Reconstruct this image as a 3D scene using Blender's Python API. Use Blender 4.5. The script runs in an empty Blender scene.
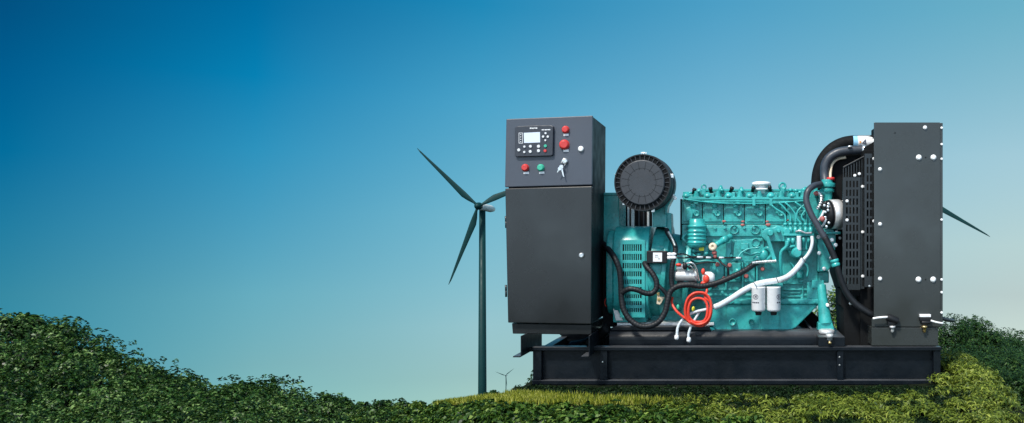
import bpy, math, random
import numpy as np
from mathutils import Vector, Matrix, noise as mnoise

random.seed(7)
RNG = np.random.default_rng(7)
scene = bpy.context.scene
COL = scene.collection

# ------------------------------------------------------------------ camera
FPX, VX, VY, CAMZ = 800.0, 740.0, 235.0, 0.88
cam_d = bpy.data.cameras.new("camera")
cam = bpy.data.objects.new("camera", cam_d)
COL.objects.link(cam)
cam.location = (0, 0, CAMZ)
cam.rotation_euler = (math.radians(90), 0, 0)
cam_d.sensor_width = 36.0
cam_d.lens = FPX / 1024 * 36.0
cam_d.shift_x = -(VX - 512) / 1024
cam_d.shift_y = (VY - 211.5) / 1024
cam_d.clip_start = 0.05
cam_d.clip_end = 12000
scene.camera = cam

# ------------------------------------------------------------------ world and sun
SUN = Vector((-0.30, -0.52, 0.80)).normalized()
world = bpy.data.worlds.new("World")
scene.world = world
world.use_nodes = True
nt = world.node_tree
nt.nodes.clear()
N = nt.nodes.new
L = nt.links.new
out = N('ShaderNodeOutputWorld')
bg = N('ShaderNodeBackground')
bg.inputs['Strength'].default_value = 0.15
sky = N('ShaderNodeTexSky')
sky.sky_type = 'NISHITA'
sky.sun_disc = False
sky.sun_elevation = math.asin(SUN.z)
sky.sun_rotation = math.atan2(SUN.x, SUN.y)
sky.altitude = 300
sky.air_density = 1.0
sky.dust_density = 0.6
sky.ozone_density = 2.0
tc = N('ShaderNodeTexCoord')
sep = N('ShaderNodeSeparateXYZ')
L(tc.outputs['Generated'], sep.inputs[0])
# the hilltop looks down on a bright hazy valley: the sky gradient starts below eye level
mz = N('ShaderNodeMath'); mz.operation = 'MULTIPLY_ADD'
mz.inputs[1].default_value = 0.85; mz.inputs[2].default_value = 0.26
L(sep.outputs['Z'], mz.inputs[0])
mx = N('ShaderNodeMath'); mx.operation = 'MAXIMUM'; mx.inputs[1].default_value = 0.03
L(mz.outputs[0], mx.inputs[0])
comb = N('ShaderNodeCombineXYZ')
L(sep.outputs['X'], comb.inputs[0]); L(sep.outputs['Y'], comb.inputs[1]); L(mx.outputs[0], comb.inputs[2])
nrm = N('ShaderNodeVectorMath'); nrm.operation = 'NORMALIZE'
L(comb.outputs[0], nrm.inputs[0])
L(nrm.outputs[0], sky.inputs['Vector'])
# air tint by height (teal towards the haze) and by compass direction (paler to the right)
SKY_TINT = [
  (-0.677, [(0.317, (0.0291, 0.1266, 0.1218)), (0.441, (0.0143, 0.1206, 0.1318)), (0.573, (0.0009, 0.1041, 0.1341)), (0.703, (0.0, 0.0853, 0.1237)), (0.821, (0.0006, 0.0684, 0.1039))]),
  (-0.518, [(0.158, (0.1106, 0.1734, 0.1406)), (0.300, (0.1021, 0.2018, 0.1687)), (0.597, (0.0305, 0.1997, 0.2092)), (0.747, (0.0026, 0.1716, 0.2057)), (0.882, (0.0004, 0.1367, 0.1797))]),
  (-0.309, [(0.107, (0.1594, 0.1839, 0.1423)), (0.218, (0.1929, 0.229, 0.176)), (0.469, (0.164, 0.2837, 0.2272)), (0.717, (0.0915, 0.2813, 0.2586)), (0.930, (0.0221, 0.2288, 0.244))]),
  (-0.019, [(0.149, (0.1879, 0.1851, 0.1404)), (0.399, (0.27, 0.296, 0.216)), (0.662, (0.2379, 0.348, 0.2736)), (0.954, (0.1153, 0.3204, 0.2887))]),
  (0.325, [(0.287, (0.3108, 0.2494, 0.1646)), (0.400, (0.366, 0.316, 0.2026)), (0.604, (0.373, 0.3764, 0.26)), (0.928, (0.2138, 0.3815, 0.2838))]),
]
BACK_FILL_TINT = (0.60, 0.54, 0.42)
hl = N('ShaderNodeCombineXYZ')
L(sep.outputs['X'], hl.inputs[0]); L(sep.outputs['Y'], hl.inputs[1])
hn = N('ShaderNodeVectorMath'); hn.operation = 'NORMALIZE'
L(hl.outputs[0], hn.inputs[0])
hs = N('ShaderNodeSeparateXYZ'); L(hn.outputs[0], hs.inputs[0])
hz = N('ShaderNodeMapRange'); hz.inputs[1].default_value = -0.22; hz.inputs[2].default_value = 0.30
L(sep.outputs['Z'], hz.inputs[0])
acc = None; prev = None
for az, stops in SKY_TINT:
    r = N('ShaderNodeValToRGB'); el = r.color_ramp.elements
    el[0].position = stops[0][0]; el[0].color = (*stops[0][1], 1)
    el[1].position = stops[-1][0]; el[1].color = (*stops[-1][1], 1)
    for p, c in stops[1:-1]:
        e = el.new(p); e.color = (*c, 1)
    L(hz.outputs[0], r.inputs[0])
    if acc is None:
        acc = r.outputs[0]
    else:
        hx = N('ShaderNodeMapRange'); hx.inputs[1].default_value = prev; hx.inputs[2].default_value = az
        L(hs.outputs['X'], hx.inputs[0])
        mixs = N('ShaderNodeMix'); mixs.data_type = 'RGBA'
        L(hx.outputs[0], mixs.inputs[0]); L(acc, mixs.inputs[6]); L(r.outputs[0], mixs.inputs[7])
        acc = mixs.outputs[2]
    prev = az
# unseen sky behind the viewer, brightened as added soft fill for front faces
hb = N('ShaderNodeMapRange'); hb.inputs[1].default_value = 0.15; hb.inputs[2].default_value = -0.45
L(hs.outputs['Y'], hb.inputs[0])
mixb = N('ShaderNodeMix'); mixb.data_type = 'RGBA'
L(hb.outputs[0], mixb.inputs[0]); L(acc, mixb.inputs[6]); mixb.inputs[7].default_value = (*BACK_FILL_TINT, 1)
acc = mixb.outputs[2]
mult = N('ShaderNodeVectorMath'); mult.operation = 'MULTIPLY'
L(sky.outputs[0], mult.inputs[0]); L(acc, mult.inputs[1])
sc4 = N('ShaderNodeVectorMath'); sc4.operation = 'SCALE'; sc4.inputs['Scale'].default_value = 4.0
L(mult.outputs[0], sc4.inputs[0])
L(sc4.outputs[0], bg.inputs[0]); L(bg.outputs[0], out.inputs[0])

sun_d = bpy.data.lights.new("sun", 'SUN')
sun_d.energy = 4.2
sun_d.angle = math.radians(6.0)
sun_d.color = (1.0, 0.95, 0.86)
sun = bpy.data.objects.new("sun", sun_d)
COL.objects.link(sun)
sun.location = (-5, -5, 12)
sun.rotation_euler = SUN.to_track_quat('Z', 'Y').to_euler()

scene.view_settings.view_transform = 'Standard'
scene.view_settings.look = 'None'
scene.view_settings.exposure = 0.0
scene.view_settings.gamma = 1.0
scene.view_settings.use_curve_mapping = False

# ------------------------------------------------------------------ helpers
def W(px, py, Y):
    return Vector(((px - VX) / FPX * Y, Y, CAMZ - (py - VY) / FPX * Y))

def tag(o, label=None, cat=None, group=None, kind=None):
    if label: o['label'] = label
    if cat: o['category'] = cat
    if group: o['group'] = group
    if kind: o['kind'] = kind
    return o

def empty(name, loc, rz=0.0):
    o = bpy.data.objects.new(name, None)
    o.empty_display_size = 0.1
    o.location = loc
    o.rotation_euler = (0, 0, rz)
    COL.objects.link(o)
    return o

def wpos(o):
    p = Vector((0, 0, 0))
    while o is not None:
        p += o.location
        o = o.parent
    return p

def catmull(pts, n=6, closed=False):
    pts = [Vector(p) for p in pts]
    m = len(pts)
    if m < 3 and not closed: 
        return pts
    res = []
    rng = range(m if closed else m - 1)
    for i in rng:
        if closed:
            p0, p1, p2, p3 = pts[(i-1) % m], pts[i], pts[(i+1) % m], pts[(i+2) % m]
        else:
            p0 = pts[i-1] if i > 0 else pts[0]*2 - pts[1]
            p1, p2 = pts[i], pts[i+1]
            p3 = pts[i+2] if i + 2 < m else pts[-1]*2 - pts[-2]
        for k in range(n):
            t = k / n
            res.append(0.5*((2*p1) + (p2-p0)*t + (2*p0-5*p1+4*p2-p3)*t*t + (3*p1-p0-3*p2+p3)*t**3))
    if not closed: res.append(pts[-1])
    return res

class MB:
    """collects shapes in world coordinates and links them as one mesh object"""
    def __init__(s):
        s.v = []; s.f = []; s.sm = []
    def add(s, vs, fs, smooth=False):
        b = len(s.v)
        s.v += [Vector(p) for p in vs]
        s.f += [[i + b for i in f] for f in fs]
        s.sm += [smooth]*len(fs)
    def box(s, x0, x1, y0, y1, z0, z1):
        v = [(x0,y0,z0),(x1,y0,z0),(x1,y1,z0),(x0,y1,z0),(x0,y0,z1),(x1,y0,z1),(x1,y1,z1),(x0,y1,z1)]
        s.add(v, [(0,3,2,1),(4,5,6,7),(0,1,5,4),(1,2,6,5),(2,3,7,6),(3,0,4,7)])
        return s
    def pb(s, px0, py0, px1, py1, Y, d):
        a = W(px0, py1, Y); b = W(px1, py0, Y)
        return s.box(a.x, b.x, Y, Y + d, a.z, b.z)
    def prism(s, front, back):
        n = len(front)
        fs = [list(range(n))[::-1], list(range(n, 2*n))]
        for i in range(n):
            j = (i+1) % n
            fs.append([i, j, n+j, n+i])
        # front polygon given clockwise or anticlockwise: normals get fixed in build
        s.add(list(front) + list(back), fs)
        return s
    def poly(s, pts, Y, d):
        fr = [W(a, b, Y) for a, b in pts]
        return s.prism(fr, [p + Vector((0, d, 0)) for p in fr])
    def cyl(s, p0, p1, r0, r1=None, seg=20, caps=True):
        r1 = r0 if r1 is None else r1
        return s.lathe(p0, p1, [(0, r0), (1, r1)], seg, caps)
    def lathe(s, p0, p1, prof, seg=24, caps=True, smooth=True):
        p0 = Vector(p0); p1 = Vector(p1)
        ax = p1 - p0
        q = ax.to_track_quat('Z', 'Y')
        u = q @ Vector((1,0,0)); w = q @ Vector((0,1,0))
        vs = []; fs = []
        for t, r in prof:
            for k in range(seg):
                a = 2*math.pi*k/seg
                vs.append(p0 + ax*t + u*(r*math.cos(a)) + w*(r*math.sin(a)))
        for i in range(len(prof)-1):
            for k in range(seg):
                k2 = (k+1) % seg
                fs.append([i*seg+k, i*seg+k2, (i+1)*seg+k2, (i+1)*seg+k])
        s.add(vs, fs, smooth)
        if caps:
            b = len(s.v) - len(vs)
            s.f.append([b+k for k in range(seg)][::-1]); s.sm.append(False)
            s.f.append([b+(len(prof)-1)*seg+k for k in range(seg)]); s.sm.append(False)
        return s
    def tube(s, pts, r, seg=10, n=6, closed=False, rib=0.0, ribn=2, raw=False):
        P = [Vector(p) for p in pts] if raw else catmull(pts, n, closed)
        if rib > 0:      # resample evenly so that the ribs of a corrugated sleeve are regular
            acc = [0]
            for a, b in zip(P, P[1:]): acc.append(acc[-1] + (b-a).length)
            step = r*0.26
            cnt = max(4, int(acc[-1]/step))
            Q = []; j = 0
            for i in range(cnt+1):
                d = acc[-1]*i/cnt
                while j < len(acc)-2 and acc[j+1] < d: j += 1
                t = (d-acc[j])/max(1e-9, acc[j+1]-acc[j])
                Q.append(P[j].lerp(P[j+1], min(1, t)))
            P = Q
        m = len(P)
        vs = []; fs = []
        T0 = (P[1]-P[0]).normalized()
        up = Vector((0,0,1)) if abs(T0.z) < 0.9 else Vector((1,0,0))
        nrm_ = (up - T0*up.dot(T0)).normalized()
        for i in range(m):
            if closed: T = (P[(i+1) % m]-P[i-1]).normalized()
            else: T = (P[min(m-1, i+1)]-P[max(0, i-1)]).normalized()
            nrm_ = (nrm_ - T*nrm_.dot(T)).normalized()
            bn = T.cross(nrm_)
            rr_ = r*(1 + rib*(1 if i % 4 < 2 else -1)) if rib else r
            for k in range(seg):
                a = 2*math.pi*k/seg
                vs.append(P[i] + nrm_*(rr_*math.cos(a)) + bn*(rr_*math.sin(a)))
        for i in range(m if closed else m-1):
            i2 = (i+1) % m
            for k in range(seg):
                k2 = (k+1) % seg
                fs.append([i*seg+k, i*seg+k2, i2*seg+k2, i2*seg+k])
        if not closed:
            fs.append(list(range(seg))[::-1]); fs.append([(m-1)*seg+k for k in range(seg)])
        s.add(vs, fs, True)
        return s
    def ell(s, c, rx, ry, rz, seg=16, rings=9):
        c = Vector(c); vs = []; fs = []
        for i in range(rings+1):
            ph = math.pi*i/rings
            for k in range(seg):
                a = 2*math.pi*k/seg
                vs.append(c + Vector((rx*math.sin(ph)*math.cos(a), ry*math.sin(ph)*math.sin(a), rz*math.cos(ph))))
        for i in range(rings):
            for k in range(seg):
                k2 = (k+1) % seg
                fs.append([i*seg+k, (i+1)*seg+k, (i+1)*seg+k2, i*seg+k2])
        s.add(vs, fs, True)
        return s
    def bolt(s, c, r, h=0.006, d=(0,-1,0), seg=6):
        c = Vector(c); d = Vector(d)
        return s.lathe(c + d*0.0005, c + d*h, [(0, r*1.25), (0.3, r*1.25), (0.3, r), (0.92, r), (1, r*0.8)], seg if seg > 6 else 10, smooth=False)
    def build(s, name, mat, parent=None, bevel=0.0, label=None, origin=None):
        o = parent
        base = wpos(parent) if parent else (Vector(origin) if origin is not None else Vector((0,0,0)))
        me = bpy.data.meshes.new(name)
        me.from_pydata([tuple(p - base) for p in s.v], [], s.f)
        me.polygons.foreach_set('use_smooth', s.sm)
        import bmesh
        bm = bmesh.new(); bm.from_mesh(me)
        bmesh.ops.recalc_face_normals(bm, faces=bm.faces[:])
        bm.to_mesh(me); bm.free()
        mats = mat if isinstance(mat, (list, tuple)) else [mat]
        for m_ in mats: me.materials.append(m_)
        ob = bpy.data.objects.new(name, me)
        COL.objects.link(ob)
        if parent: ob.parent = parent
        elif origin is not None: ob.location = origin
        if bevel > 0:
            md = ob.modifiers.new('edge', 'BEVEL')
            md.width = bevel; md.segments = 2; md.limit_method = 'ANGLE'; md.angle_limit = math.radians(40)
        if label: ob['label'] = label
        return ob

def build_each(mb, name, mat, parent=None, bevel=0.0, label=None):
    """every connected piece of the collected mesh becomes an object of its own"""
    par = list(range(len(mb.v)))
    def find(i):
        while par[i] != i:
            par[i] = par[par[i]]; i = par[i]
        return i
    for f in mb.f:
        r0 = find(f[0])
        for i in f[1:]:
            r1 = find(i)
            if r1 != r0: par[r1] = r0
    groups = {}
    for k, f in enumerate(mb.f): groups.setdefault(find(f[0]), []).append(k)
    obs = []
    for ks in groups.values():
        m2 = MB(); ids = {}
        for k in ks:
            nf = []
            for i in mb.f[k]:
                if i not in ids: ids[i] = len(m2.v); m2.v.append(mb.v[i])
                nf.append(ids[i])
            m2.f.append(nf); m2.sm.append(mb.sm[k])
        obs.append(m2.build(name, mat, parent, bevel, label))
    return obs

# ------------------------------------------------------------------ materials
def mat_paint(name, col, rough=0.4, metal=0.0, var=0.18, scale=6.0, bump=0.0, bscale=120.0, spec=0.5, dirt=None, dirt_amt=0.0, coat=0.0, top_light=0.0):
    m = bpy.data.materials.new(name)
    m.use_nodes = True
    t = m.node_tree; nd = t.nodes; lk = t.links
    b = nd['Principled BSDF']
    b.inputs['Metallic'].default_value = metal
    b.inputs['Specular IOR Level'].default_value = spec
    b.inputs['Coat Weight'].default_value = coat
    co = nd.new('ShaderNodeTexCoord')
    n1 = nd.new('ShaderNodeTexNoise'); n1.inputs['Scale'].default_value = scale; n1.inputs['Detail'].default_value = 6
    lk.new(co.outputs['Object'], n1.inputs['Vector'])
    r = nd.new('ShaderNodeMapRange'); r.inputs[1].default_value = 0.3; r.inputs[2].default_value = 0.7
    r.inputs[3].default_value = 1-var; r.inputs[4].default_value = 1+var
    lk.new(n1.outputs[0], r.inputs[0])
    mm = nd.new('ShaderNodeMix'); mm.data_type = 'RGBA'; mm.blend_type = 'MULTIPLY'; mm.inputs[0].default_value = 1
    mm.inputs[6].default_value = (*col, 1)
    lk.new(r.outputs[0], mm.inputs[7])
    last = mm.outputs[2]
    if dirt:
        n3 = nd.new('ShaderNodeTexNoise'); n3.inputs['Scale'].default_value = scale*2.3; n3.inputs['Detail'].default_value = 10; n3.inputs['Roughness'].default_value = 0.7
        lk.new(co.outputs['Object'], n3.inputs['Vector'])
        r3 = nd.new('ShaderNodeMapRange'); r3.inputs[1].default_value = 0.5; r3.inputs[2].default_value = 0.75
        r3.inputs[3].default_value = 0; r3.inputs[4].default_value = dirt_amt
        lk.new(n3.outputs[0], r3.inputs[0])
        m2 = nd.new('ShaderNodeMix'); m2.data_type = 'RGBA'
        lk.new(r3.outputs[0], m2.inputs[0]); lk.new(last, m2.inputs[6]); m2.inputs[7].default_value = (*dirt, 1)
        last = m2.outputs[2]
    if top_light > 0:      # highlight on upward faces, painted in as a paler colour
        ge = nd.new('ShaderNodeNewGeometry'); sx = nd.new('ShaderNodeSeparateXYZ')
        lk.new(ge.outputs['True Normal'], sx.inputs[0])
        rd = nd.new('ShaderNodeMapRange'); rd.inputs[1].default_value = 0.5; rd.inputs[2].default_value = 0.9; rd.inputs[4].default_value = top_light
        lk.new(sx.outputs['Z'], rd.inputs[0])
        nm = nd.new('ShaderNodeMath'); nm.operation = 'MULTIPLY'
        lk.new(rd.outputs[0], nm.inputs[0]); lk.new(n1.outputs[0], nm.inputs[1])
        m4 = nd.new('ShaderNodeMix'); m4.data_type = 'RGBA'
        lk.new(nm.outputs[0], m4.inputs[0]); lk.new(last, m4.inputs[6]); m4.inputs[7].default_value = (0.20, 0.21, 0.23, 1)
        last = m4.outputs[2]
    lk.new(last, b.inputs['Base Color'])
    rr_ = nd.new('ShaderNodeMapRange'); rr_.inputs[1].default_value = 0.3; rr_.inputs[2].default_value = 0.7
    rr_.inputs[3].default_value = max(0.05, rough-0.08); rr_.inputs[4].default_value = min(1, rough+0.1)
    n2 = nd.new('ShaderNodeTexNoise'); n2.inputs['Scale'].default_value = scale*3; n2.inputs['Detail'].default_value = 5
    lk.new(co.outputs['Object'], n2.inputs['Vector'])
    lk.new(n2.outputs[0], rr_.inputs[0]); lk.new(rr_.outputs[0], b.inputs['Roughness'])
    if bump > 0:
        nb = nd.new('ShaderNodeTexNoise'); nb.inputs['Scale'].default_value = bscale; nb.inputs['Detail'].default_value = 4
        lk.new(co.outputs['Object'], nb.inputs['Vector'])
        bp = nd.new('ShaderNodeBump'); bp.inputs['Strength'].default_value = bump; bp.inputs['Distance'].default_value = 0.004
        lk.new(nb.outputs[0], bp.inputs['Height']); lk.new(bp.outputs[0], b.inputs['Normal'])
    return m

def mat_leaf(name, c1, c2, c3=None, trans=0.25, rough=0.5, spec=0.35, patch=0.9, dark=0.1):
    m = bpy.data.materials.new(name)
    m.use_nodes = True
    t = m.node_tree; nd = t.nodes; lk = t.links
    b = nd['Principled BSDF']
    b.inputs['Roughness'].default_value = rough
    b.inputs['Specular IOR Level'].default_value = spec
    g = nd.new('ShaderNodeNewGeometry')
    r = nd.new('ShaderNodeValToRGB')
    el = r.color_ramp.elements
    el[0].color = (*c1, 1); el[1].color = (*c2, 1); el[0].position = dark
    if c3:
        e = el.new(0.62); e.color = (*c2, 1); el[2].color = (*c3, 1)
    # leaf to leaf variation, mixed with plant to plant patches
    tcn = nd.new('ShaderNodeTexCoord')
    nz = nd.new('ShaderNodeTexNoise'); nz.inputs['Scale'].default_value = patch; nz.inputs['Detail'].default_value = 3
    lk.new(tcn.outputs['Object'], nz.inputs['Vector'])
    mr = nd.new('ShaderNodeMapRange'); mr.inputs[1].default_value = 0.3; mr.inputs[2].default_value = 0.7
    lk.new(nz.outputs[0], mr.inputs[0])
    mm = nd.new('ShaderNodeMix'); mm.inputs[0].default_value = 0.28
    lk.new(g.outputs['Random Per Island'], mm.inputs[2]); lk.new(mr.outputs[0], mm.inputs[3])
    lk.new(mm.outputs[0], r.inputs[0])
    lk.new(r.outputs[0], b.inputs['Base Color'])
    tr = nd.new('ShaderNodeBsdfTranslucent')
    lk.new(r.outputs[0], tr.inputs['Color'])
    mx_ = nd.new('ShaderNodeMixShader'); mx_.inputs[0].default_value = trans
    lk.new(b.outputs[0], mx_.inputs[1]); lk.new(tr.outputs[0], mx_.inputs[2])
    lk.new(mx_.outputs[0], nd['Material Output'].inputs['Surface'])
    return m

M = {}
M['teal'] = mat_paint('teal_enamel', (0.038, 0.385, 0.375), 0.27, var=0.2, scale=9, bump=0.12, bscale=60, dirt=(0.012, 0.08, 0.08), dirt_amt=0.6)
M['teal_cast'] = mat_paint('teal_cast_iron', (0.038, 0.355, 0.345), 0.33, var=0.25, scale=14, bump=0.4, bscale=90, dirt=(0.010, 0.055, 0.055), dirt_amt=0.75)
M['panel'] = mat_paint('grey_powder_coat', (0.062, 0.074, 0.098), 0.40, var=0.07, scale=3, bump=0.12, bscale=500)
M['cabside'] = mat_paint('matt_black_coat', (0.010, 0.012, 0.016), 0.5, var=0.15, scale=4, spec=0.18)
M['cab'] = mat_paint('black_powder_coat', (0.012, 0.0135, 0.0145), 0.22, var=0.06, scale=1.2, bump=0.015, bscale=400, dirt=(0.05, 0.05, 0.048), dirt_amt=0.05, spec=0.55)
M['rad'] = mat_paint('charcoal_powder_coat', (0.034, 0.039, 0.038), 0.22, var=0.06, scale=2, bump=0.02, bscale=400, dirt=(0.022, 0.024, 0.024), dirt_amt=0.35, spec=0.6)
M['skid'] = mat_paint('black_skid_paint', (0.004, 0.0068, 0.0105), 0.36, var=0.2, scale=5, bump=0.15, bscale=50, dirt=(0.04, 0.042, 0.045), dirt_amt=0.10, spec=0.28, top_light=0.55)
M['black'] = mat_paint('black_plastic', (0.010, 0.011, 0.013), 0.45, var=0.2, scale=20, spec=0.35)
M['void'] = mat_paint('black_steel_and_gap_shade', (0.005, 0.006, 0.007), 0.75, var=0.2, scale=20, spec=0.2)  # matt black for dark parts, and painted shade for gaps between parts
M['rubber'] = mat_paint('black_rubber', (0.009, 0.011, 0.014), 0.5, var=0.25, scale=30, bump=0.1, spec=0.35)
M['hose'] = mat_paint('slate_rubber_hose', (0.040, 0.048, 0.062), 0.4, var=0.15, scale=20, bump=0.1)
M['white'] = mat_paint('white_paint', (0.86, 0.87, 0.88), 0.3, var=0.04, scale=20)
M['whitehose'] = mat_paint('white_sleeve', (0.62, 0.68, 0.72), 0.45, var=0.08, scale=40, bump=0.3, bscale=300)
M['steel'] = mat_paint('zinc_steel', (0.75, 0.75, 0.74), 0.28, metal=0.85, var=0.1, scale=60)
M['alu'] = mat_paint('cast_aluminium', (0.72, 0.72, 0.72), 0.42, metal=0.5, var=0.12, scale=40, bump=0.2, bscale=150)
M['red'] = mat_paint('red_plastic', (0.62, 0.045, 0.04), 0.35, var=0.08, scale=40)
M['redcable'] = mat_paint('red_cable', (0.72, 0.055, 0.028), 0.4, var=0.08, scale=30)
M['pink'] = mat_paint('faded_red_sealant', (0.42, 0.12, 0.11), 0.6, var=0.2, scale=60)
M['green'] = mat_paint('green_plastic', (0.05, 0.45, 0.30), 0.35, var=0.08, scale=40)
M['yellow'] = mat_paint('yellow_tag', (0.72, 0.70, 0.04), 0.5, var=0.08, scale=40)
M['cream'] = mat_paint('cream_plastic', (0.70, 0.60, 0.45), 0.5, var=0.1, scale=40)
M['brass'] = mat_paint('brass', (0.70, 0.50, 0.22), 0.3, metal=0.9, var=0.1, scale=40)
M['filter'] = mat_paint('graphite_plastic', (0.038, 0.043, 0.052), 0.45, var=0.1, scale=12, bump=0.2, bscale=200)
M['bezel'] = mat_paint('bezel_plastic', (0.030, 0.036, 0.050), 0.42, var=0.08, scale=20)
M['ink'] = mat_paint('white_print', (0.75, 0.77, 0.80), 0.5, var=0.05, scale=60)
M['darkink'] = mat_paint('dark_print', (0.03, 0.035, 0.06), 0.5, var=0.05, scale=60)
M['sky_sticker'] = mat_paint('pale_blue_print', (0.28, 0.58, 0.80), 0.4, var=0.05, scale=60)
M['orange'] = mat_paint('orange_print', (0.75, 0.30, 0.05), 0.5, var=0.05, scale=60)
M['turb'] = mat_paint('backlit_turbine_tone', (0.003, 0.034, 0.035), 0.5, var=0.12, scale=0.2, spec=0.2)  # the turbines' backlit darkness is put into this base colour
M['turbw'] = mat_paint('pale_turbine_paint', (0.60, 0.64, 0.64), 0.45, var=0.06, scale=0.2)
M['bark'] = mat_paint('shrub_bark', (0.07, 0.05, 0.035), 0.85, var=0.3, scale=20)
# lit LCD
m = bpy.data.materials.new('lit_display'); m.use_nodes = True
b = m.node_tree.nodes['Principled BSDF']
b.inputs['Base Color'].default_value = (0.55, 0.62, 0.72, 1); b.inputs['Roughness'].default_value = 0.2
b.inputs['Emission Color'].default_value = (0.72, 0.82, 0.98, 1); b.inputs['Emission Strength'].default_value = 0.2
M['lcd'] = m

M['leaf_hill'] = mat_leaf('hill_shrub_leaf', (0.005, 0.020, 0.004), (0.045, 0.125, 0.020), (0.28, 0.42, 0.14), rough=0.42, spec=0.4, dark=0.28)
M['leaf_front'] = mat_leaf('ground_plant_leaf', (0.008, 0.034, 0.005), (0.066, 0.145, 0.018), (0.28, 0.38, 0.08), patch=3, dark=0.25, rough=0.42, spec=0.4)
M['leaf_dark'] = mat_leaf('dark_thicket_leaf', (0.005, 0.024, 0.006), (0.028, 0.080, 0.015), (0.09, 0.16, 0.035))
M['leaf_shade_weed'] = mat_leaf('weed_leaf_contact_shade', (0.002, 0.008, 0.003), (0.010, 0.028, 0.008), (0.03, 0.06, 0.016), patch=4, spec=0.2)  # leaf colour darkened to carry the shade under the skid
M['leaf_moss'] = mat_leaf('moss_frond', (0.022, 0.052, 0.006), (0.150, 0.205, 0.020), (0.38, 0.43, 0.08), patch=4)
M['leaf_grass'] = mat_leaf('yellow_green_grass', (0.045, 0.090, 0.010), (0.33, 0.36, 0.030), (0.68, 0.66, 0.22), patch=5)

# soil
m = bpy.data.materials.new('dark_humus'); m.use_nodes = True
t = m.node_tree; b = t.nodes['Principled BSDF']; b.inputs['Roughness'].default_value = 0.95
b.inputs['Specular IOR Level'].default_value = 0.1
co = t.nodes.new('ShaderNodeTexCoord')
n1 = t.nodes.new('ShaderNodeTexNoise'); n1.inputs['Scale'].default_value = 7; n1.inputs['Detail'].default_value = 12; n1.inputs['Roughness'].default_value = 0.75
t.links.new(co.outputs['Object'], n1.inputs['Vector'])
cr = t.nodes.new('ShaderNodeValToRGB'); e = cr.color_ramp.elements
e[0].position = 0.35; e[0].color = (0.004, 0.007, 0.003, 1); e[1].position = 0.7; e[1].color = (0.016, 0.024, 0.009, 1)
t.links.new(n1.outputs[0], cr.inputs[0]); t.links.new(cr.outputs[0], b.inputs['Base Color'])
bp = t.nodes.new('ShaderNodeBump'); bp.inputs['Strength'].default_value = 0.7; bp.inputs['Distance'].default_value = 0.05
t.links.new(n1.outputs[0], bp.inputs['Height']); t.links.new(bp.outputs[0], b.inputs['Normal'])
M['soil'] = m

# ------------------------------------------------------------------ terrain
CP = np.array([-500, -120, 0, 60, 100, 150, 200, 250, 300, 340, 400, 440, 480, 525, 560, 940, 985, 1024, 1100, 1500], float)
PR = np.array([420, 358, 340, 355, 382, 402, 413, 411, 416, 415, 411, 405, 400, 398, 396, 400, 372, 362, 356, 340], float)
YF = np.array([8, 8, 7.5, 7.3, 7.0, 6.8, 6.5, 6.2, 5.9, 5.6, 4.8, 4.2, 3.9, 3.6, 3.6, 3.6, 4.8, 5.5, 6.0, 7], float)
YR = np.array([17, 16, 14, 13.5, 13, 12.4, 11.6, 10.6, 9.6, 8.8, 7.2, 6.2, 5.5, 5.0, 4.9, 5.6, 9.0, 9.8, 10.2, 12], float)
def terr(X, Y):
    X = np.asarray(X, float); Y = np.asarray(Y, float)
    th = np.arctan2(X, Y); r = np.hypot(X, Y)
    c = np.maximum(np.cos(th), 0.40)
    yc = r*c
    px = VX + FPX*np.tan(np.clip(th, -1.12, 1.12))
    pr = np.interp(px, CP, PR); yf = np.interp(px, CP, YF); yr = np.interp(px, CP, YR)
    k = np.clip((np.abs(th)-1.2)/1.4, 0, 1)
    pr = pr*(1-k)+390*k; yf = yf*(1-k)+5*k; yr = yr*(1-k)+8*k
    er = (pr-VY)/FPX; ef = 0.26
    tt = np.clip((yc-yf)/(yr-yf), 0, 1); sm = tt*tt*(3-2*tt)
    e = ef+(er-ef)*sm
    zmid = CAMZ-e*yc
    zf = CAMZ-ef*yf
    tn = np.clip((yc-1.2)/(yf-1.2), 0, 1)
    znear = zf*tn
    zfar = CAMZ-er*yc-0.012*(yc-yr)-0.10*np.minimum(yc-yr, 6)
    z = np.where(yc < yf, znear, np.where(yc < yr, zmid, zfar))
    z = z + 0.03*np.sin(X*2.1+Y*0.7)*np.sin(Y*1.7-X*0.5)*np.clip((r-6)/3, 0, 1)
    # the level shelf the generator stands on, with a low mossy hump at its right end
    dx = np.maximum(np.maximum(-1.27-X, X-1.42), 0); dy = np.maximum(np.maximum(3.3-Y, Y-5.72), 0)
    zp = -1.5*np.hypot(dx, dy)-0.002
    z = np.maximum(z, zp)
    z = z + 0.07*np.exp(-((X-1.46)**2/0.08+(Y-5.0)**2/0.3))
    return z
def terrz(x, y): return float(terr(np.array([x]), np.array([y]))[0])

th = np.concatenate([np.linspace(-math.pi, -0.95, 60, endpoint=False), np.linspace(-0.95, 0.6, 420, endpoint=False), np.linspace(0.6, math.pi, 70, endpoint=False)])
rs = np.concatenate([[0.02, 0.6, 1.2, 2.0, 2.6], np.arange(3.0, 8.0, 0.07), np.arange(8, 20, 0.25), np.geomspace(20, 6000, 60)])
TH, RS = np.meshgrid(th, rs)
XX = RS*np.sin(TH); YY = RS*np.cos(TH)
ZZ = terr(XX, YY)
nt_, nr_ = len(th), len(rs)
verts = np.stack([XX, YY, ZZ], -1).reshape(-1, 3)
idx = np.arange(nr_*nt_).reshape(nr_, nt_)
a = idx[:-1]; b2 = idx[1:]
faces = np.stack([a, np.roll(a, -1, 1), np.roll(b2, -1, 1), b2], -1).reshape(-1, 4)
me = bpy.data.meshes.new('hill_terrain')
me.from_pydata(verts.tolist(), [], faces.tolist())
me.polygons.foreach_set('use_smooth', [True]*len(faces))
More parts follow.
